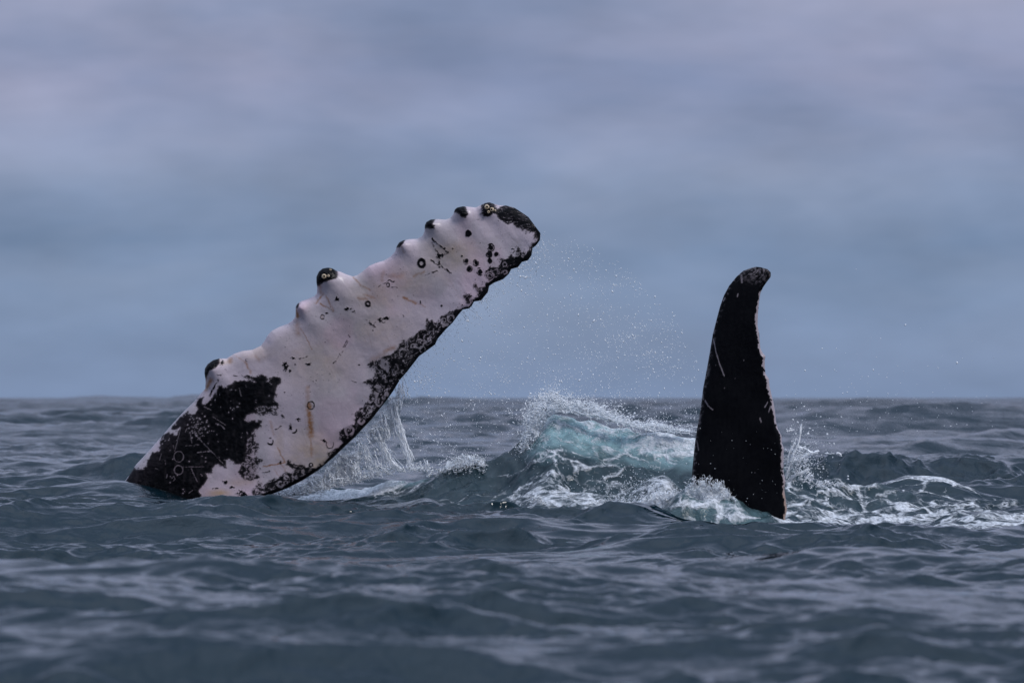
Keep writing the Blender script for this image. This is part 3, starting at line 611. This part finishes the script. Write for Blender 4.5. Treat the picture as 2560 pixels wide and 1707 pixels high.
# barnacles
mb, t, b = mat("barnacle_shell")
geo = nn(t, 'ShaderNodeNewGeometry'); nb_ = noise(t, geo.outputs['Position'], 90, 3, .6)
t.links.new(mixc(t, mrange(t, nb_, .35, .65), (.34, .22, .11), (.78, .64, .46)), b.inputs['Base Color']); b.inputs['Roughness'].default_value = .55
mbd, t, b = mat("barnacle_mouth"); b.inputs['Base Color'].default_value = (.02, .014, .012, 1); b.inputs['Roughness'].default_value = .5
def barnacle(px, py, r, tx, tz, dd):
    prof = [(1.0, 0), (.95, .25), (.80, .52), (.62, .68), (.50, .70), (.40, .62), (.33, .40), (.0, .34)]
    vs = []; n = 14
    for i, (q, h_) in enumerate(prof):
        for k in range(n):
            a = 2 * math.pi * k / n; rr_ = r * q * (1 + (.10 * (k % 2) if 0 < i < 5 else 0))
            vs.append((rr_ * math.cos(a), -h_ * r * 1.25, rr_ * math.sin(a)))
    vs = np.array(vs); fs = []
    for i in range(len(prof) - 1):
        for k in range(n): fs.append((i * n + k, (i + 1) * n + k, (i + 1) * n + (k + 1) % n, i * n + (k + 1) % n))
    c = P(px, py, dd)
    cx, sx_ = math.cos(tx), math.sin(tx); cz, sz = math.cos(tz), math.sin(tz)
    Rx = np.array([[1, 0, 0], [0, cx, -sx_], [0, sx_, cx]]); Rz = np.array([[cz, -sz, 0], [sz, cz, 0], [0, 0, 1]])
    vs = vs @ (Rz @ Rx).T
    o = mesh_from('barnacle', vs, np.array(fs)[:, ::-1], mb, whale); o.location = tuple(c - WO)
    o.data.materials.append(mbd)
    mi = np.zeros(len(fs), np.int32); mi[5 * n:] = 1; o.data.polygons.foreach_set('material_index', mi)
    return o
# depth of the skin's front at a picture point
fpx = 1280 + fv[:920 * 270, 0] / fv[:920 * 270, 1] * F; fpy = HZ + (HC - fv[:920 * 270, 2]) / fv[:920 * 270, 1] * F
def front(px, py):
    i = np.argmin((fpx - px) ** 2 + (fpy - py) ** 2); return fv[i, 1]
for px, py, r, tx, tz in [(810, 691, 6.2, 0, .1), (821, 690, 3.6, -.3, -.3), (826, 675, 3.0, -.9, .1), (1217, 518, 6.4, 0, .1), (1230, 524, 5.6, .1, -.3), (1221, 530, 3.6, .3, .2), (1238, 527, 3.2, .2, -.8)]:
    barnacle(px, py, r / F * 38, tx, tz, front(px, py) + .004)

# ------------------------------------------------------------------ spray and splashes
def splash_mat(name, base, trans, rough=.12, lo=.0, scale=40, dens=(.2, .9), bump=.004):
    """wet white water: part clear, part air-filled"""
    m, t, b = mat(name)
    geo = nn(t, 'ShaderNodeNewGeometry'); pos = geo.outputs['Position']
    b.inputs['Base Color'].default_value = (*base, 1); b.inputs['Roughness'].default_value = rough; b.inputs['IOR'].default_value = 1.33
    b.inputs['Transmission Weight'].default_value = trans * 0
    return m, t, b, pos
mdrop, t, b, pos = splash_mat("water_drops", (.93, .95, .98), .25, .15)
mstr, t, b, pos = splash_mat("water_strands", (.93, .95, .98), .35, .12)
msheet, t, b, pos = splash_mat("water_film", (.84, .88, .93), .15, .10)
va = attr(t, 'thick').outputs['Fac']
wn = t.nodes.new('ShaderNodeTexNoise'); wn.inputs['Scale'].default_value = 7; wn.inputs['Detail'].default_value = 4; t.links.new(pos, wn.inputs[0])
wv = t.nodes.new('ShaderNodeVectorMath'); wv.operation = 'MULTIPLY_ADD'; t.links.new(wn.outputs['Color'], wv.inputs[0]); wv.inputs[1].default_value = (.16, .16, .16); t.links.new(pos, wv.inputs[2])
vo = t.nodes.new('ShaderNodeTexVoronoi'); vo.feature = 'DISTANCE_TO_EDGE'; vo.inputs['Scale'].default_value = 17; t.links.new(wv.outputs[0], vo.inputs['Vector'])
vo2 = t.nodes.new('ShaderNodeTexVoronoi'); vo2.feature = 'DISTANCE_TO_EDGE'; vo2.inputs['Scale'].default_value = 48; t.links.new(wv.outputs[0], vo2.inputs['Vector'])
lac = mth(t, 'MAXIMUM', mrange(t, vo.outputs['Distance'], .10, .0), mth(t, 'MULTIPLY', mrange(t, vo2.outputs['Distance'], .16, .0), .75))
n_ = noise(t, pos, 9, 5, .65)
al = mth(t, 'ADD', mth(t, 'MULTIPLY', lac, .65), mrange(t, n_, .32, .7, .30, .85))
al = mth(t, 'MULTIPLY', al, va, clamp=True)
t.links.new(al, b.inputs['Alpha'])
bp = t.nodes.new('ShaderNodeBump'); bp.inputs['Distance'].default_value = 1; bp.inputs['Strength'].default_value = 1
t.links.new(mth(t, 'ADD', mth(t, 'MULTIPLY', lac, .006), mth(t, 'MULTIPLY', n_, .05)), bp.inputs['Height']); t.links.new(bp.outputs[0], b.inputs['Normal'])

def tubes(lines, sides=5):
    """lines: list of (pts (n,3), radius (n)) -> V, F"""
    Vs, Fs, off = [], [], 0
    an = np.linspace(0, 2 * np.pi, sides, endpoint=False)
    for p, r in lines:
        n = len(p)
        if n < 2: continue
        d = np.gradient(p, axis=0); d /= np.linalg.norm(d, axis=1, keepdims=True) + 1e-9
        a = np.cross(d, (.31, .9, .13)); a /= np.linalg.norm(a, axis=1, keepdims=True) + 1e-9; b_ = np.cross(d, a)
        ring = p[:, None, :] + r[:, None, None] * (np.cos(an)[None, :, None] * a[:, None, :] + np.sin(an)[None, :, None] * b_[:, None, :])
        Vs.append(ring.reshape(-1, 3)); i = np.arange(n * sides).reshape(n, sides) + off; j = np.roll(i, -1, 1)
        Fs.append(np.stack([i[:-1], j[:-1], j[1:], i[1:]], -1).reshape(-1, 4)); off += n * sides
    return np.vstack(Vs), np.vstack(Fs)
ICO = None
def drops(pts, rad, fine=False, stretch=None):
    """many small drops as one mesh"""
    g = (1 + 5 ** .5) / 2
    v = np.array([(-1, g, 0), (1, g, 0), (-1, -g, 0), (1, -g, 0), (0, -1, g), (0, 1, g), (0, -1, -g), (0, 1, -g), (g, 0, -1), (g, 0, 1), (-g, 0, -1), (-g, 0, 1)], float); v /= np.linalg.norm(v[0])
    f = np.array([(0, 11, 5), (0, 5, 1), (0, 1, 7), (0, 7, 10), (0, 10, 11), (1, 5, 9), (5, 11, 4), (11, 10, 2), (10, 7, 6), (7, 1, 8), (3, 9, 4), (3, 4, 2), (3, 2, 6), (3, 6, 8), (3, 8, 9), (4, 9, 5), (2, 4, 11), (6, 2, 10), (8, 6, 7), (9, 8, 1)])
    n = len(pts); s = rng.uniform(.7, 1.35, (n, 1, 3))
    st_ = np.ones((n, 1, 1)) if stretch is None else np.asarray(stretch)[:, None, None]
    VV = v[None] * s * rad[:, None, None]
    sh = rng.normal(0, .4, n)[:, None]
    el = st_[:, :, 0]
    VV[:, :, 2] *= el; VV[:, :, 0] += VV[:, :, 2] * sh * (el > 1.2)
    VV = VV + pts[:, None, :]
    FFs = f[None] + (np.arange(n) * 12)[:, None, None]
    return VV.reshape(-1, 3), FFs.reshape(-1, 3)
def wiggle(p0, p1, n, amp, seedr, grav=0.0, d0=None, dj=.05):
    """wavy line in picture space between two points, at distance d0"""
    t_ = np.linspace(0, 1, n)[:, None]
    base = np.array(p0) * (1 - t_) + np.array(p1) * t_
    w1 = np.cumsum(seedr.normal(size=(n, 2)), 0); w1 -= w1[0] + (w1[-1] - w1[0]) * t_
    base = base + w1 * amp / math.sqrt(n); base[:, 1] += grav * (t_[:, 0] ** 2 - t_[:, 0])
    dd = d0 + np.cumsum(seedr.normal(size=n)) * dj / math.sqrt(n)
    return P(base[:, 0], base[:, 1], dd)
def rads(n, r, sr, taper=True):
    a = r * (.55 + .9 * np.abs(np.interp(np.linspace(0, 1, n), np.linspace(0, 1, 6), sr.normal(.5, .45, 6))))
    if taper: a *= np.clip(np.minimum(np.linspace(0, 1, n), np.linspace(1, 0, n)) * 5 + .25, 0, 1)
    return a
PXM = 38 / F    # metres per photo pixel
def make(name, label, lines=None, dr=None, film=None, cat='splash', group=None):
    """splash = strands (+ drops) as children of one Empty"""
    root = None
    allp = ([p for p, r in lines] if lines else []) + ([dr[0]] if dr is not None else [])
    c = np.vstack(allp).mean(0) if allp else film[0].mean(0)
    root = bpy.data.objects.new(name, None); COL.objects.link(root); root.location = tuple(c); tag(root, label, cat, group)
    if film is not None:
        for fi in (film if isinstance(film, list) else [film]):
            mesh_from('water_film', fi[0] - c, fi[1], msheet, root, attrs={'thick': fi[2]})['kind'] = 'stuff'
    if lines:
        v, f = tubes(lines); mesh_from('water_strands', v - c, f, mstr, root, smooth=False)['kind'] = 'stuff'
    if dr is not None and len(dr[0]):
        v, f = drops(*dr); mesh_from('spray_drops', v - c, f, mdrop, root)['kind'] = 'stuff'
    return root
def film(top, bot, nu, nv, d0, bulge, sr_seed, thick, noise_amp=6, dnoise=.05):
    """thin sheet of water between two picture curves"""
    a = smooth_poly(top, nu); b_ = smooth_poly(bot, nu)
    q = np.linspace(0, 1, nv)[None, :, None]
    m = a[:, None] * (1 - q) + b_[:, None] * q
    x, y = m[..., 0].ravel(), m[..., 1].ravel(); qq = np.tile(np.linspace(0, 1, nv), nu)
    edge = np.sin(np.pi * np.clip(qq, 0, 1)) ** .5
    x2 = x + (fbm(x, y, 22, 3, sr_seed) - .5) * noise_amp; y2 = y + (fbm(x, y, 16, 3, sr_seed + 3) - .5) * noise_amp * (1 + .8 * (1 - qq))
    dep = d0 - bulge * np.sin(np.pi * qq * .5) + (fbm(x, y, 26, 4, sr_seed + 6) - .5) * dnoise * 2
    th = thick * ss(0, .14, qq - .55 * (fbm(x, y, 13, 4, sr_seed + 9, .62) - .30)) * np.minimum(ss(0, .04, np.repeat(np.linspace(0, 1, nu), nv)), ss(1, .96, np.repeat(np.linspace(0, 1, nu), nv)))
    return P(x2, y2, dep), grid_faces(nu, nv), th

# --- curtain falling from the flipper's trailing edge
sr = np.random.default_rng(21); ln = []
edge = smooth_poly([(1001, 947), (984, 976), (967, 1000), (949, 1022), (931, 1046), (909, 1069), (888, 1092), (863, 1115), (836, 1141), (796, 1175), (759, 1199), (722, 1218), (685, 1232)], 300)
def wline(x): return np.interp(x, [650, 750, 850, 900, 950, 1000, 1040], [1243, 1232, 1212, 1198, 1186, 1180, 1178])
cols = [[(978, 990), (986, 1035), (1001, 1083), (1016, 1124), (1032, 1178)], [(930, 1060), (945, 1093), (965, 1129), (975, 1150), (1010, 1182)], [(896, 1090), (908, 1118), (918, 1140), (927, 1165)], [(955, 1025), (965, 1060), (974, 1090), (968, 1102)], [(1002, 950), (1005, 985), (1000, 1015), (998, 1030)]]
for ci_, c in enumerate(cols):
    cp = smooth_poly(c, 40)
    for k in range(60 if ci_ < 3 else 26):
        a, b_ = sorted(sr.uniform(0, 39, 2)); a = int(a); b_ = int(min(39, max(b_, a + 6)))
        seg = cp[a:b_ + 1]; n = len(seg)
        if n < 3: continue
        off = sr.normal(0, 1, 2) * np.array([5.5, 2]); w1 = np.cumsum(sr.normal(size=(n, 2)), 0) * .8
        q = seg + off + w1 - w1.mean(0); dd = 38.45 + sr.normal() * .05 + np.cumsum(sr.normal(size=n)) * .004
        ln.append((P(q[:, 0], q[:, 1], dd), rads(n, sr.uniform(.6, 1.5) * PXM, sr)))
for k in range(420):   # web of threads left of the columns
    i = int(300 * (1 - sr.random() ** 1.2 * .8)) - 1; i = max(60, min(299, i)); x0, y0 = edge[i]
    yb = wline(x0); f0 = sr.random() ** .8; y1 = y0 + (yb - y0) * f0
    l_ = sr.uniform(10, 60); an = sr.normal(1.30, .25)
    if sr.random() < .14: an = sr.uniform(-.5, 3.6)
    p0 = (x0 + 3 + f0 * 12, y1); p1 = (p0[0] + l_ * math.cos(an), min(p0[1] + l_ * math.sin(an), wline(p0[0]) + 2))
    n = 13; ln.append((wiggle(p0, p1, n, 6, sr, 0, 38.4 + sr.normal() * .06), rads(n, sr.uniform(.45, 1.2) * PXM, sr)))
# froth where it lands
    x0 = sr.uniform(690, 1075); y0 = wline(min(x0, 1040)) - abs(sr.normal()) * 7 + 2
    p1 = (x0 + sr.normal() * 8, y0 - abs(sr.normal()) * 11)
    n = 7; ln.append((wiggle((x0, y0), p1, n, 4, sr, 0, 38.5 + sr.normal() * .1), rads(n, sr.uniform(.5, 1.3) * PXM, sr)))
dp = []; drr = []
for k in range(900):
    x0 = sr.uniform(720, 1070); top = np.interp(x0, edge[::-1, 0], edge[::-1, 1]) if x0 < 1000 else 1000; y0 = sr.uniform(top + 4, wline(min(x0, 1040)))
    dp.append(P(x0, y0, 38.4 + sr.normal() * .2)); drr.append(sr.uniform(.4, 1.1) * PXM)
fl1 = film([tuple(p) for p in edge[170:]][::10], [(905, 1120), (900, 1160), (897, 1196), (850, 1213), (800, 1224), (750, 1232), (690, 1240)], 160, 40, 38.42, .03, 100, 2.5, 6, .06)
fl2 = film([(1000, 955), (985, 980), (965, 1005), (940, 1038), (915, 1068)], [(1000, 1035), (985, 1070), (965, 1100), (945, 1105), (925, 1110)], 90, 40, 38.42, .02, 120, 1.1, 8, .05)
make('falling_water', 'thin lacy curtain of water pouring off the trailing edge of the white flipper', ln, (np.array(dp), np.array(drr)), [fl1, fl2], 'falling water')

# --- crest breaking between flipper and fluke
sr = np.random.default_rng(22); ln = []
outer = smooth_poly([(1300, 1140), (1308, 1105), (1312, 1070), (1316, 1038), (1330, 1015), (1345, 1002), (1362, 990), (1380, 978), (1393, 986), (1402, 999), (1440, 1002), (1470, 1008), (1500, 1014), (1510, 1030), (1535, 1030), (1552, 1044), (1578, 1054), (1602, 1062), (1640, 1059), (1662, 1066), (1700, 1072), (1740, 1066)], 400)
inner = smooth_poly([(1330, 1150), (1338, 1110), (1345, 1080), (1355, 1055), (1368, 1038), (1385, 1028), (1400, 1026), (1420, 1032), (1445, 1038), (1475, 1045), (1500, 1050), (1530, 1056), (1560, 1062), (1590, 1070), (1640, 1072), (1700, 1082), (1740, 1090)], 400)
for k in range(380):
    i = int(sr.beta(1.1, 1.6) * 399); q = sr.random() ** (.9 + 2.2 * i / 399); c0 = outer[i] * (1 - q) + inner[i] * q
    l_ = 5 + sr.exponential(9); tg = outer[min(i + 4, 399)] - outer[max(i - 4, 0)]; an = math.atan2(tg[1], tg[0]) + sr.normal() * .55
    p1 = (c0[0] + l_ * math.cos(an), c0[1] + l_ * math.sin(an)); n = 11
    ln.append((wiggle(c0, p1, n, 6, sr, 0, 38.55 + sr.normal() * .12), rads(n, sr.choice([.35, .6, 1.0, 1.6], p=[.35, .35, .2, .1]) * PXM, sr)))
for k in range(240):                              # open loops where films have burst
    i = int(sr.beta(1.1, 1.4) * 399); q = sr.random() * .6; c0 = outer[i] * (1 - q) + inner[i] * q; R = min(3 + sr.exponential(4), 11)
    a0 = sr.uniform(0, 6.3); an = a0 + np.linspace(0, sr.uniform(2.5, 6), 16); ec = sr.uniform(.5, 1)
    w1 = np.cumsum(sr.normal(size=(16, 2)), 0) * .35
    ln.append((P(c0[0] + R * np.cos(an) + w1[:, 0], c0[1] + R * ec * np.sin(an) + w1[:, 1], 38.5 + sr.normal() * .08), rads(16, sr.uniform(.5, 1.3) * PXM, sr)))
for k in range(60):                               # bright rim along the lip
    a = int(sr.uniform(60, 360)); seg = inner[a:a + 30] * .75 + outer[a:a + 30] * .25; n = len(seg)
    w1 = np.cumsum(sr.normal(size=(n, 2)), 0) * .7
    ln.append((P(seg[:, 0] + w1[:, 0], seg[:, 1] + w1[:, 1] + sr.normal() * 3, 38.5 + sr.normal() * .04), rads(n, sr.uniform(.7, 1.5) * PXM, sr)))
dp = [P(*(outer[int(sr.beta(1, 1.3) * 399)] + sr.normal(0, 1, 2) * np.array([11, 10]) - np.array([3, 5])), 38.5 + sr.normal() * .2) for k in range(2600)]
fo = film([tuple(p) for p in outer[::12]], [(1350, 1180)] + [tuple(p + np.array([4, 8 - 16 * k / 34])) for k, p in enumerate(inner[::12])], 300, 44, 38.62, .10, 140, 1.8, 12, .08)
make('breaking_crest', 'ragged glassy crest of a teal wave breaking between the flipper and the dark fluke', ln, (np.array(dp), np.clip(sr.lognormal(-.35, .55, 2600), .25, 3) * PXM), fo, 'wave crest')

# --- small burst left of the crest
sr = np.random.default_rng(23); ln = []
def burst(px, py, sx, sy, n_, l_, d0, up=1.0, rr_=(.4, 1.1)):
    for k in range(n_):
        a = sr.uniform(math.pi, 2 * math.pi); q = sr.random() ** .5
        x0 = px + sx * q * math.cos(a); y0 = py + sy * q * math.sin(a) * up
        an = a + sr.normal() * .9; L_ = sr.uniform(.4, 1) * l_
        ln.append((wiggle((x0, y0), (x0 + L_ * math.cos(an), y0 + L_ * math.sin(an) * .8), 7, 4, sr, 0, d0 + sr.normal() * .08), rads(7, sr.uniform(*rr_) * PXM, sr)))
burst(1165, 1182, 48, 44, 230, 9, 38.5); burst(1120, 1190, 50, 20, 110, 8, 38.5); burst(1195, 1170, 20, 28, 70, 8, 38.5)
dp = [P(1160 + sr.normal() * 34, 1158 + sr.normal() * 16, 38.5 + sr.normal() * .15) for k in range(900)]
fb = film([(1100, 1180), (1112, 1160), (1125, 1145), (1150, 1137), (1180, 1136), (1203, 1142), (1212, 1160), (1208, 1172)], [(1100, 1190), (1115, 1190), (1130, 1190), (1150, 1190), (1170, 1188), (1190, 1182), (1205, 1178), (1210, 1176)], 90, 30, 38.55, .05, 160, 2.2, 10, .09)
make('small_splash', 'small white burst of froth on the water between the curtain and the breaking crest', ln, (np.array(dp), np.clip(sr.lognormal(-.3, .5, 900), .3, 2.6) * PXM), fb)

# --- splash behind the fluke's trailing edge
sr = np.random.default_rng(24); ln = []
def limb(pts, r, d0=36.2, k=3, wob=2.0):
    p = smooth_poly(pts, 26)
    for j in range(k):
        w1 = np.cumsum(sr.normal(size=(26, 2)), 0) * .4 + sr.normal(size=2) * (0 if j == 0 else wob)
        rr_ = np.interp(np.linspace(0, 1, 26), [0, .4, .9, 1], [r * 1.2, r, r * 1.1, r * .5]) * PXM * (1 if j == 0 else .6) * (1 + .25 * sr.normal(size=26).clip(-1, 1))
        ln.append((P(p[:, 0] + w1[:, 0], p[:, 1] + w1[:, 1], d0 + sr.normal() * .02), np.abs(rr_)))
limb([(1964, 1196), (1978, 1150), (1992, 1120), (2000, 1090), (2002, 1064)], 2.6); limb([(1994, 1116), (2012, 1122), (2028, 1132), (2045, 1126)], 2.2)
limb([(1962, 1160), (1980, 1152), (2000, 1145), (2022, 1134), (2046, 1128)], 2.2); limb([(1966, 1205), (1990, 1185), (2010, 1178), (2024, 1170)], 1.8)
limb([(2090, 1133), (2100, 1135), (2105, 1142)], 2.4, k=1); limb([(1965, 1175), (1972, 1130), (1985, 1105)], 1.4); limb([(2010, 1205), (2020, 1190), (2027, 1182)], 1.7)
limb([(1972, 1078), (1984, 1074)], 2.0, k=1); limb([(2062, 1133), (2078, 1134), (2090, 1133)], .8, k=1)
burst(1995, 1205, 34, 62, 130, 12, 36.25, 1, (.4, 1.3)); burst(1990, 1160, 28, 46, 80, 12, 36.25, 1, (.4, 1.2)); burst(2070, 1215, 40, 10, 90, 9, 36.3)
dp = []; drr = []
for k in range(1100):
    dp.append(P(1985 + abs(sr.normal()) * 40 - 8, 1135 + sr.normal() * 38, 36.2 + sr.normal() * .25)); drr.append(sr.choice([.5, .8, 1.2, 2.0], p=[.45, .35, .15, .05]) * PXM)
for x_, y_, r_ in [(2020, 1084, 3), (2068, 1133, 3.6), (1968, 1078, 2.5), (1976, 1072, 3), (2068, 1085, 2.2), (2120, 1190, 2.4), (2120, 1197, 2.4), (1995, 1056, 2.2)]:
    dp.append(P(x_, y_, 36.2)); drr.append(r_ * PXM)
make('fluke_splash', 'forked white splash shooting up behind the trailing edge of the dark fluke', ln, (np.array(dp), np.array(drr)))

# --- froth piled against the left foot of the fluke
sr = np.random.default_rng(25); ln = []
burst(1650, 1282, 62, 46, 420, 8, 36.0, 1, (.5, 1.6)); burst(1700, 1262, 40, 40, 200, 7, 36.0, 1, (.5, 1.4)); burst(1590, 1290, 40, 20, 250, 9, 36.0)
dp = [P(1600 + sr.normal() * 50, 1225 + sr.normal() * 26, 36.1 + sr.normal() * .3) for k in range(500)] + [P(1655 + sr.normal() * 28, 1255 + sr.normal() * 14, 35.95 + sr.normal() * .05) for k in range(1300)]
ff1 = film([(1596, 1268), (1610, 1248), (1640, 1232), (1670, 1222), (1700, 1226), (1718, 1236)], [(1592, 1300), (1620, 1302), (1650, 1300), (1680, 1296), (1700, 1290), (1722, 1284)], 70, 30, 36.0, .12, 170, 1.9, 12, .10)
make('foam_heap', 'bright white heap of froth against the left foot of the dark fluke', ln, (np.array(dp), np.clip(sr.lognormal(-.2, .45, 1800), .3, 2.6) * PXM), ff1, 'foam')

# --- grey water climbing the fluke's face
sr = np.random.default_rng(26); ln = []
tp = [(1716, 1212), (1728, 1194), (1737, 1190), (1746, 1203), (1756, 1192), (1764, 1189), (1770, 1200), (1780, 1194), (1786, 1206), (1798, 1200), (1806, 1216), (1818, 1222), (1828, 1240), (1838, 1250)]
fg = film(tp, [(1700, 1252), (1722, 1262), (1745, 1262), (1765, 1262), (1790, 1262), (1815, 1262), (1842, 1262)], 150, 40, 35.72, .10, 180, 1.0, 7, .06)
for k in range(260):
    j = sr.uniform(0, 12.9); i = int(j); a = np.array(tp[i]) * (1 - j + i) + np.array(tp[i + 1]) * (j - i); q = sr.random() * .9
    p0 = (a[0] + sr.normal() * 3, a[1] * (1 - q) + 1258 * q); an = sr.normal(-1.5, .7); l_ = sr.uniform(5, 15)
    ln.append((wiggle(p0, (p0[0] + l_ * math.cos(an) * .7, max(p0[1] + l_ * math.sin(an), a[1] - 3)), 7, 4, sr, 0, 35.66 + sr.normal() * .02), rads(7, sr.uniform(.3, .8) * PXM, sr)))
make('water_surge', 'grey bubbly water surging up the face of the dark fluke at its left foot', ln, None, fg, 'surge')

# --- small glassy splash in front
sr = np.random.default_rng(27); ln = []
burst(1342, 1258, 15, 18, 90, 9, 36.1, 1, (.4, 1.0)); burst(1540, 1262, 60, 16, 130, 10, 36.3, 1, (.4, .9))
dp = [P(1450 + sr.normal() * 90, 1235 + sr.normal() * 14, 36.3 + sr.normal() * .3) for k in range(220)]
make('low_splash', 'low broken water and drops in front of the teal wave left of the foam heap', ln, (np.array(dp), sr.uniform(.4, 1.1, 220) * PXM))

# --- flying spray between the flipper and the fluke
sr = np.random.default_rng(28)
REG = [(1345, 600), (1420, 590), (1560, 660), (1690, 790), (1745, 900), (1740, 1080), (1330, 1130), (1040, 1130), (1010, 1000), (1040, 920), (1120, 840), (1190, 770), (1260, 700), (1330, 640)]
pp = []
while len(pp) < 8000:
    cx, cy = sr.uniform(1000, 1750), sr.uniform(580, 1130); k = 1 + int(sr.exponential(7)); s = sr.uniform(8, 46)
    dens = .35 + .65 * math.exp(-((cy - 620 - (cx - 1330) * .75) / 260) ** 2) + .5 * (cy > 900)
    if sr.random() > dens: continue
    for _ in range(k): pp.append((cx + sr.normal() * s, cy + sr.normal() * s * .7))
pp = np.array(pp); pp = pp[inpoly(pp[:, 0], pp[:, 1], REG)]
ex = np.stack([1960 + np.abs(sr.normal(size=260)) * 260, 1080 - np.abs(sr.normal(size=260)) * 110], -1); ex = ex[ex[:, 0] < 2540]
ex2 = np.stack([sr.uniform(1340, 1760, 260), sr.uniform(900, 1200, 260)], -1); ex3 = np.stack([sr.uniform(1735, 1960, 90), sr.uniform(1060, 1290, 90)], -1)[:55]
dep = np.concatenate([38.3 + sr.normal(size=len(pp)) * .45, 36.6 + sr.normal(size=len(ex)) * .8, 37.6 + sr.normal(size=len(ex2)) * .4, 35.5 + sr.normal(size=len(ex3)) * .12])
al_ = np.vstack([pp, ex, ex2, ex3]); r_ = np.clip(sr.lognormal(-.42, .50, len(al_)), .3, 1.9) * PXM; r_[-55:] *= .62
stt = np.where(sr.random(len(al_)) < .2, sr.uniform(1.3, 2.4, len(al_)), 1.0)
v, f = drops(P(al_[:, 0], al_[:, 1], dep), r_, stretch=stt)
sp = mesh_from('water_spray', v, f, mdrop); tag(sp, 'fine white droplets flung through the air between the flipper and the fluke', 'spray', kind='stuff')
# --- threads of water trailing from the flipper's edge
ln = []
et = smooth_poly([p for p in TRAIL if p[1] < 960], 500)
for k in range(70):
    i = int(sr.random() * 499); x0, y0 = et[i]; l_ = sr.exponential(9) + 4; an = sr.normal(.85, .25)
    n = 8; ln.append((wiggle((x0 - 3, y0 - 3), (x0 + l_ * math.cos(an), y0 + l_ * math.sin(an)), n, 3.5, sr, 4, 38.1 + sr.normal() * .05), rads(n, sr.uniform(.16, .5) * PXM, sr)))
for k in range(500):
    i = int(sr.random() * 499); x0, y0 = et[i] + sr.normal(0, 1, 2) * 9 + sr.exponential(22) * np.array([.68, .73]); an = sr.normal(.9, .7); l_ = sr.uniform(2, 7)
    ln.append((wiggle((x0, y0), (x0 + l_ * math.cos(an), y0 + l_ * math.sin(an)), 4, 1.5, sr, 0, 38.1 + sr.normal() * .1), rads(4, sr.uniform(.3, .6) * PXM, sr)))
v, f = tubes(ln, 4); th = mesh_from('water_threads', v, f, mstr, smooth=False)
tag(th, 'fine threads of water trailing off the edge of the white flipper towards its tip', 'spray', kind='stuff')
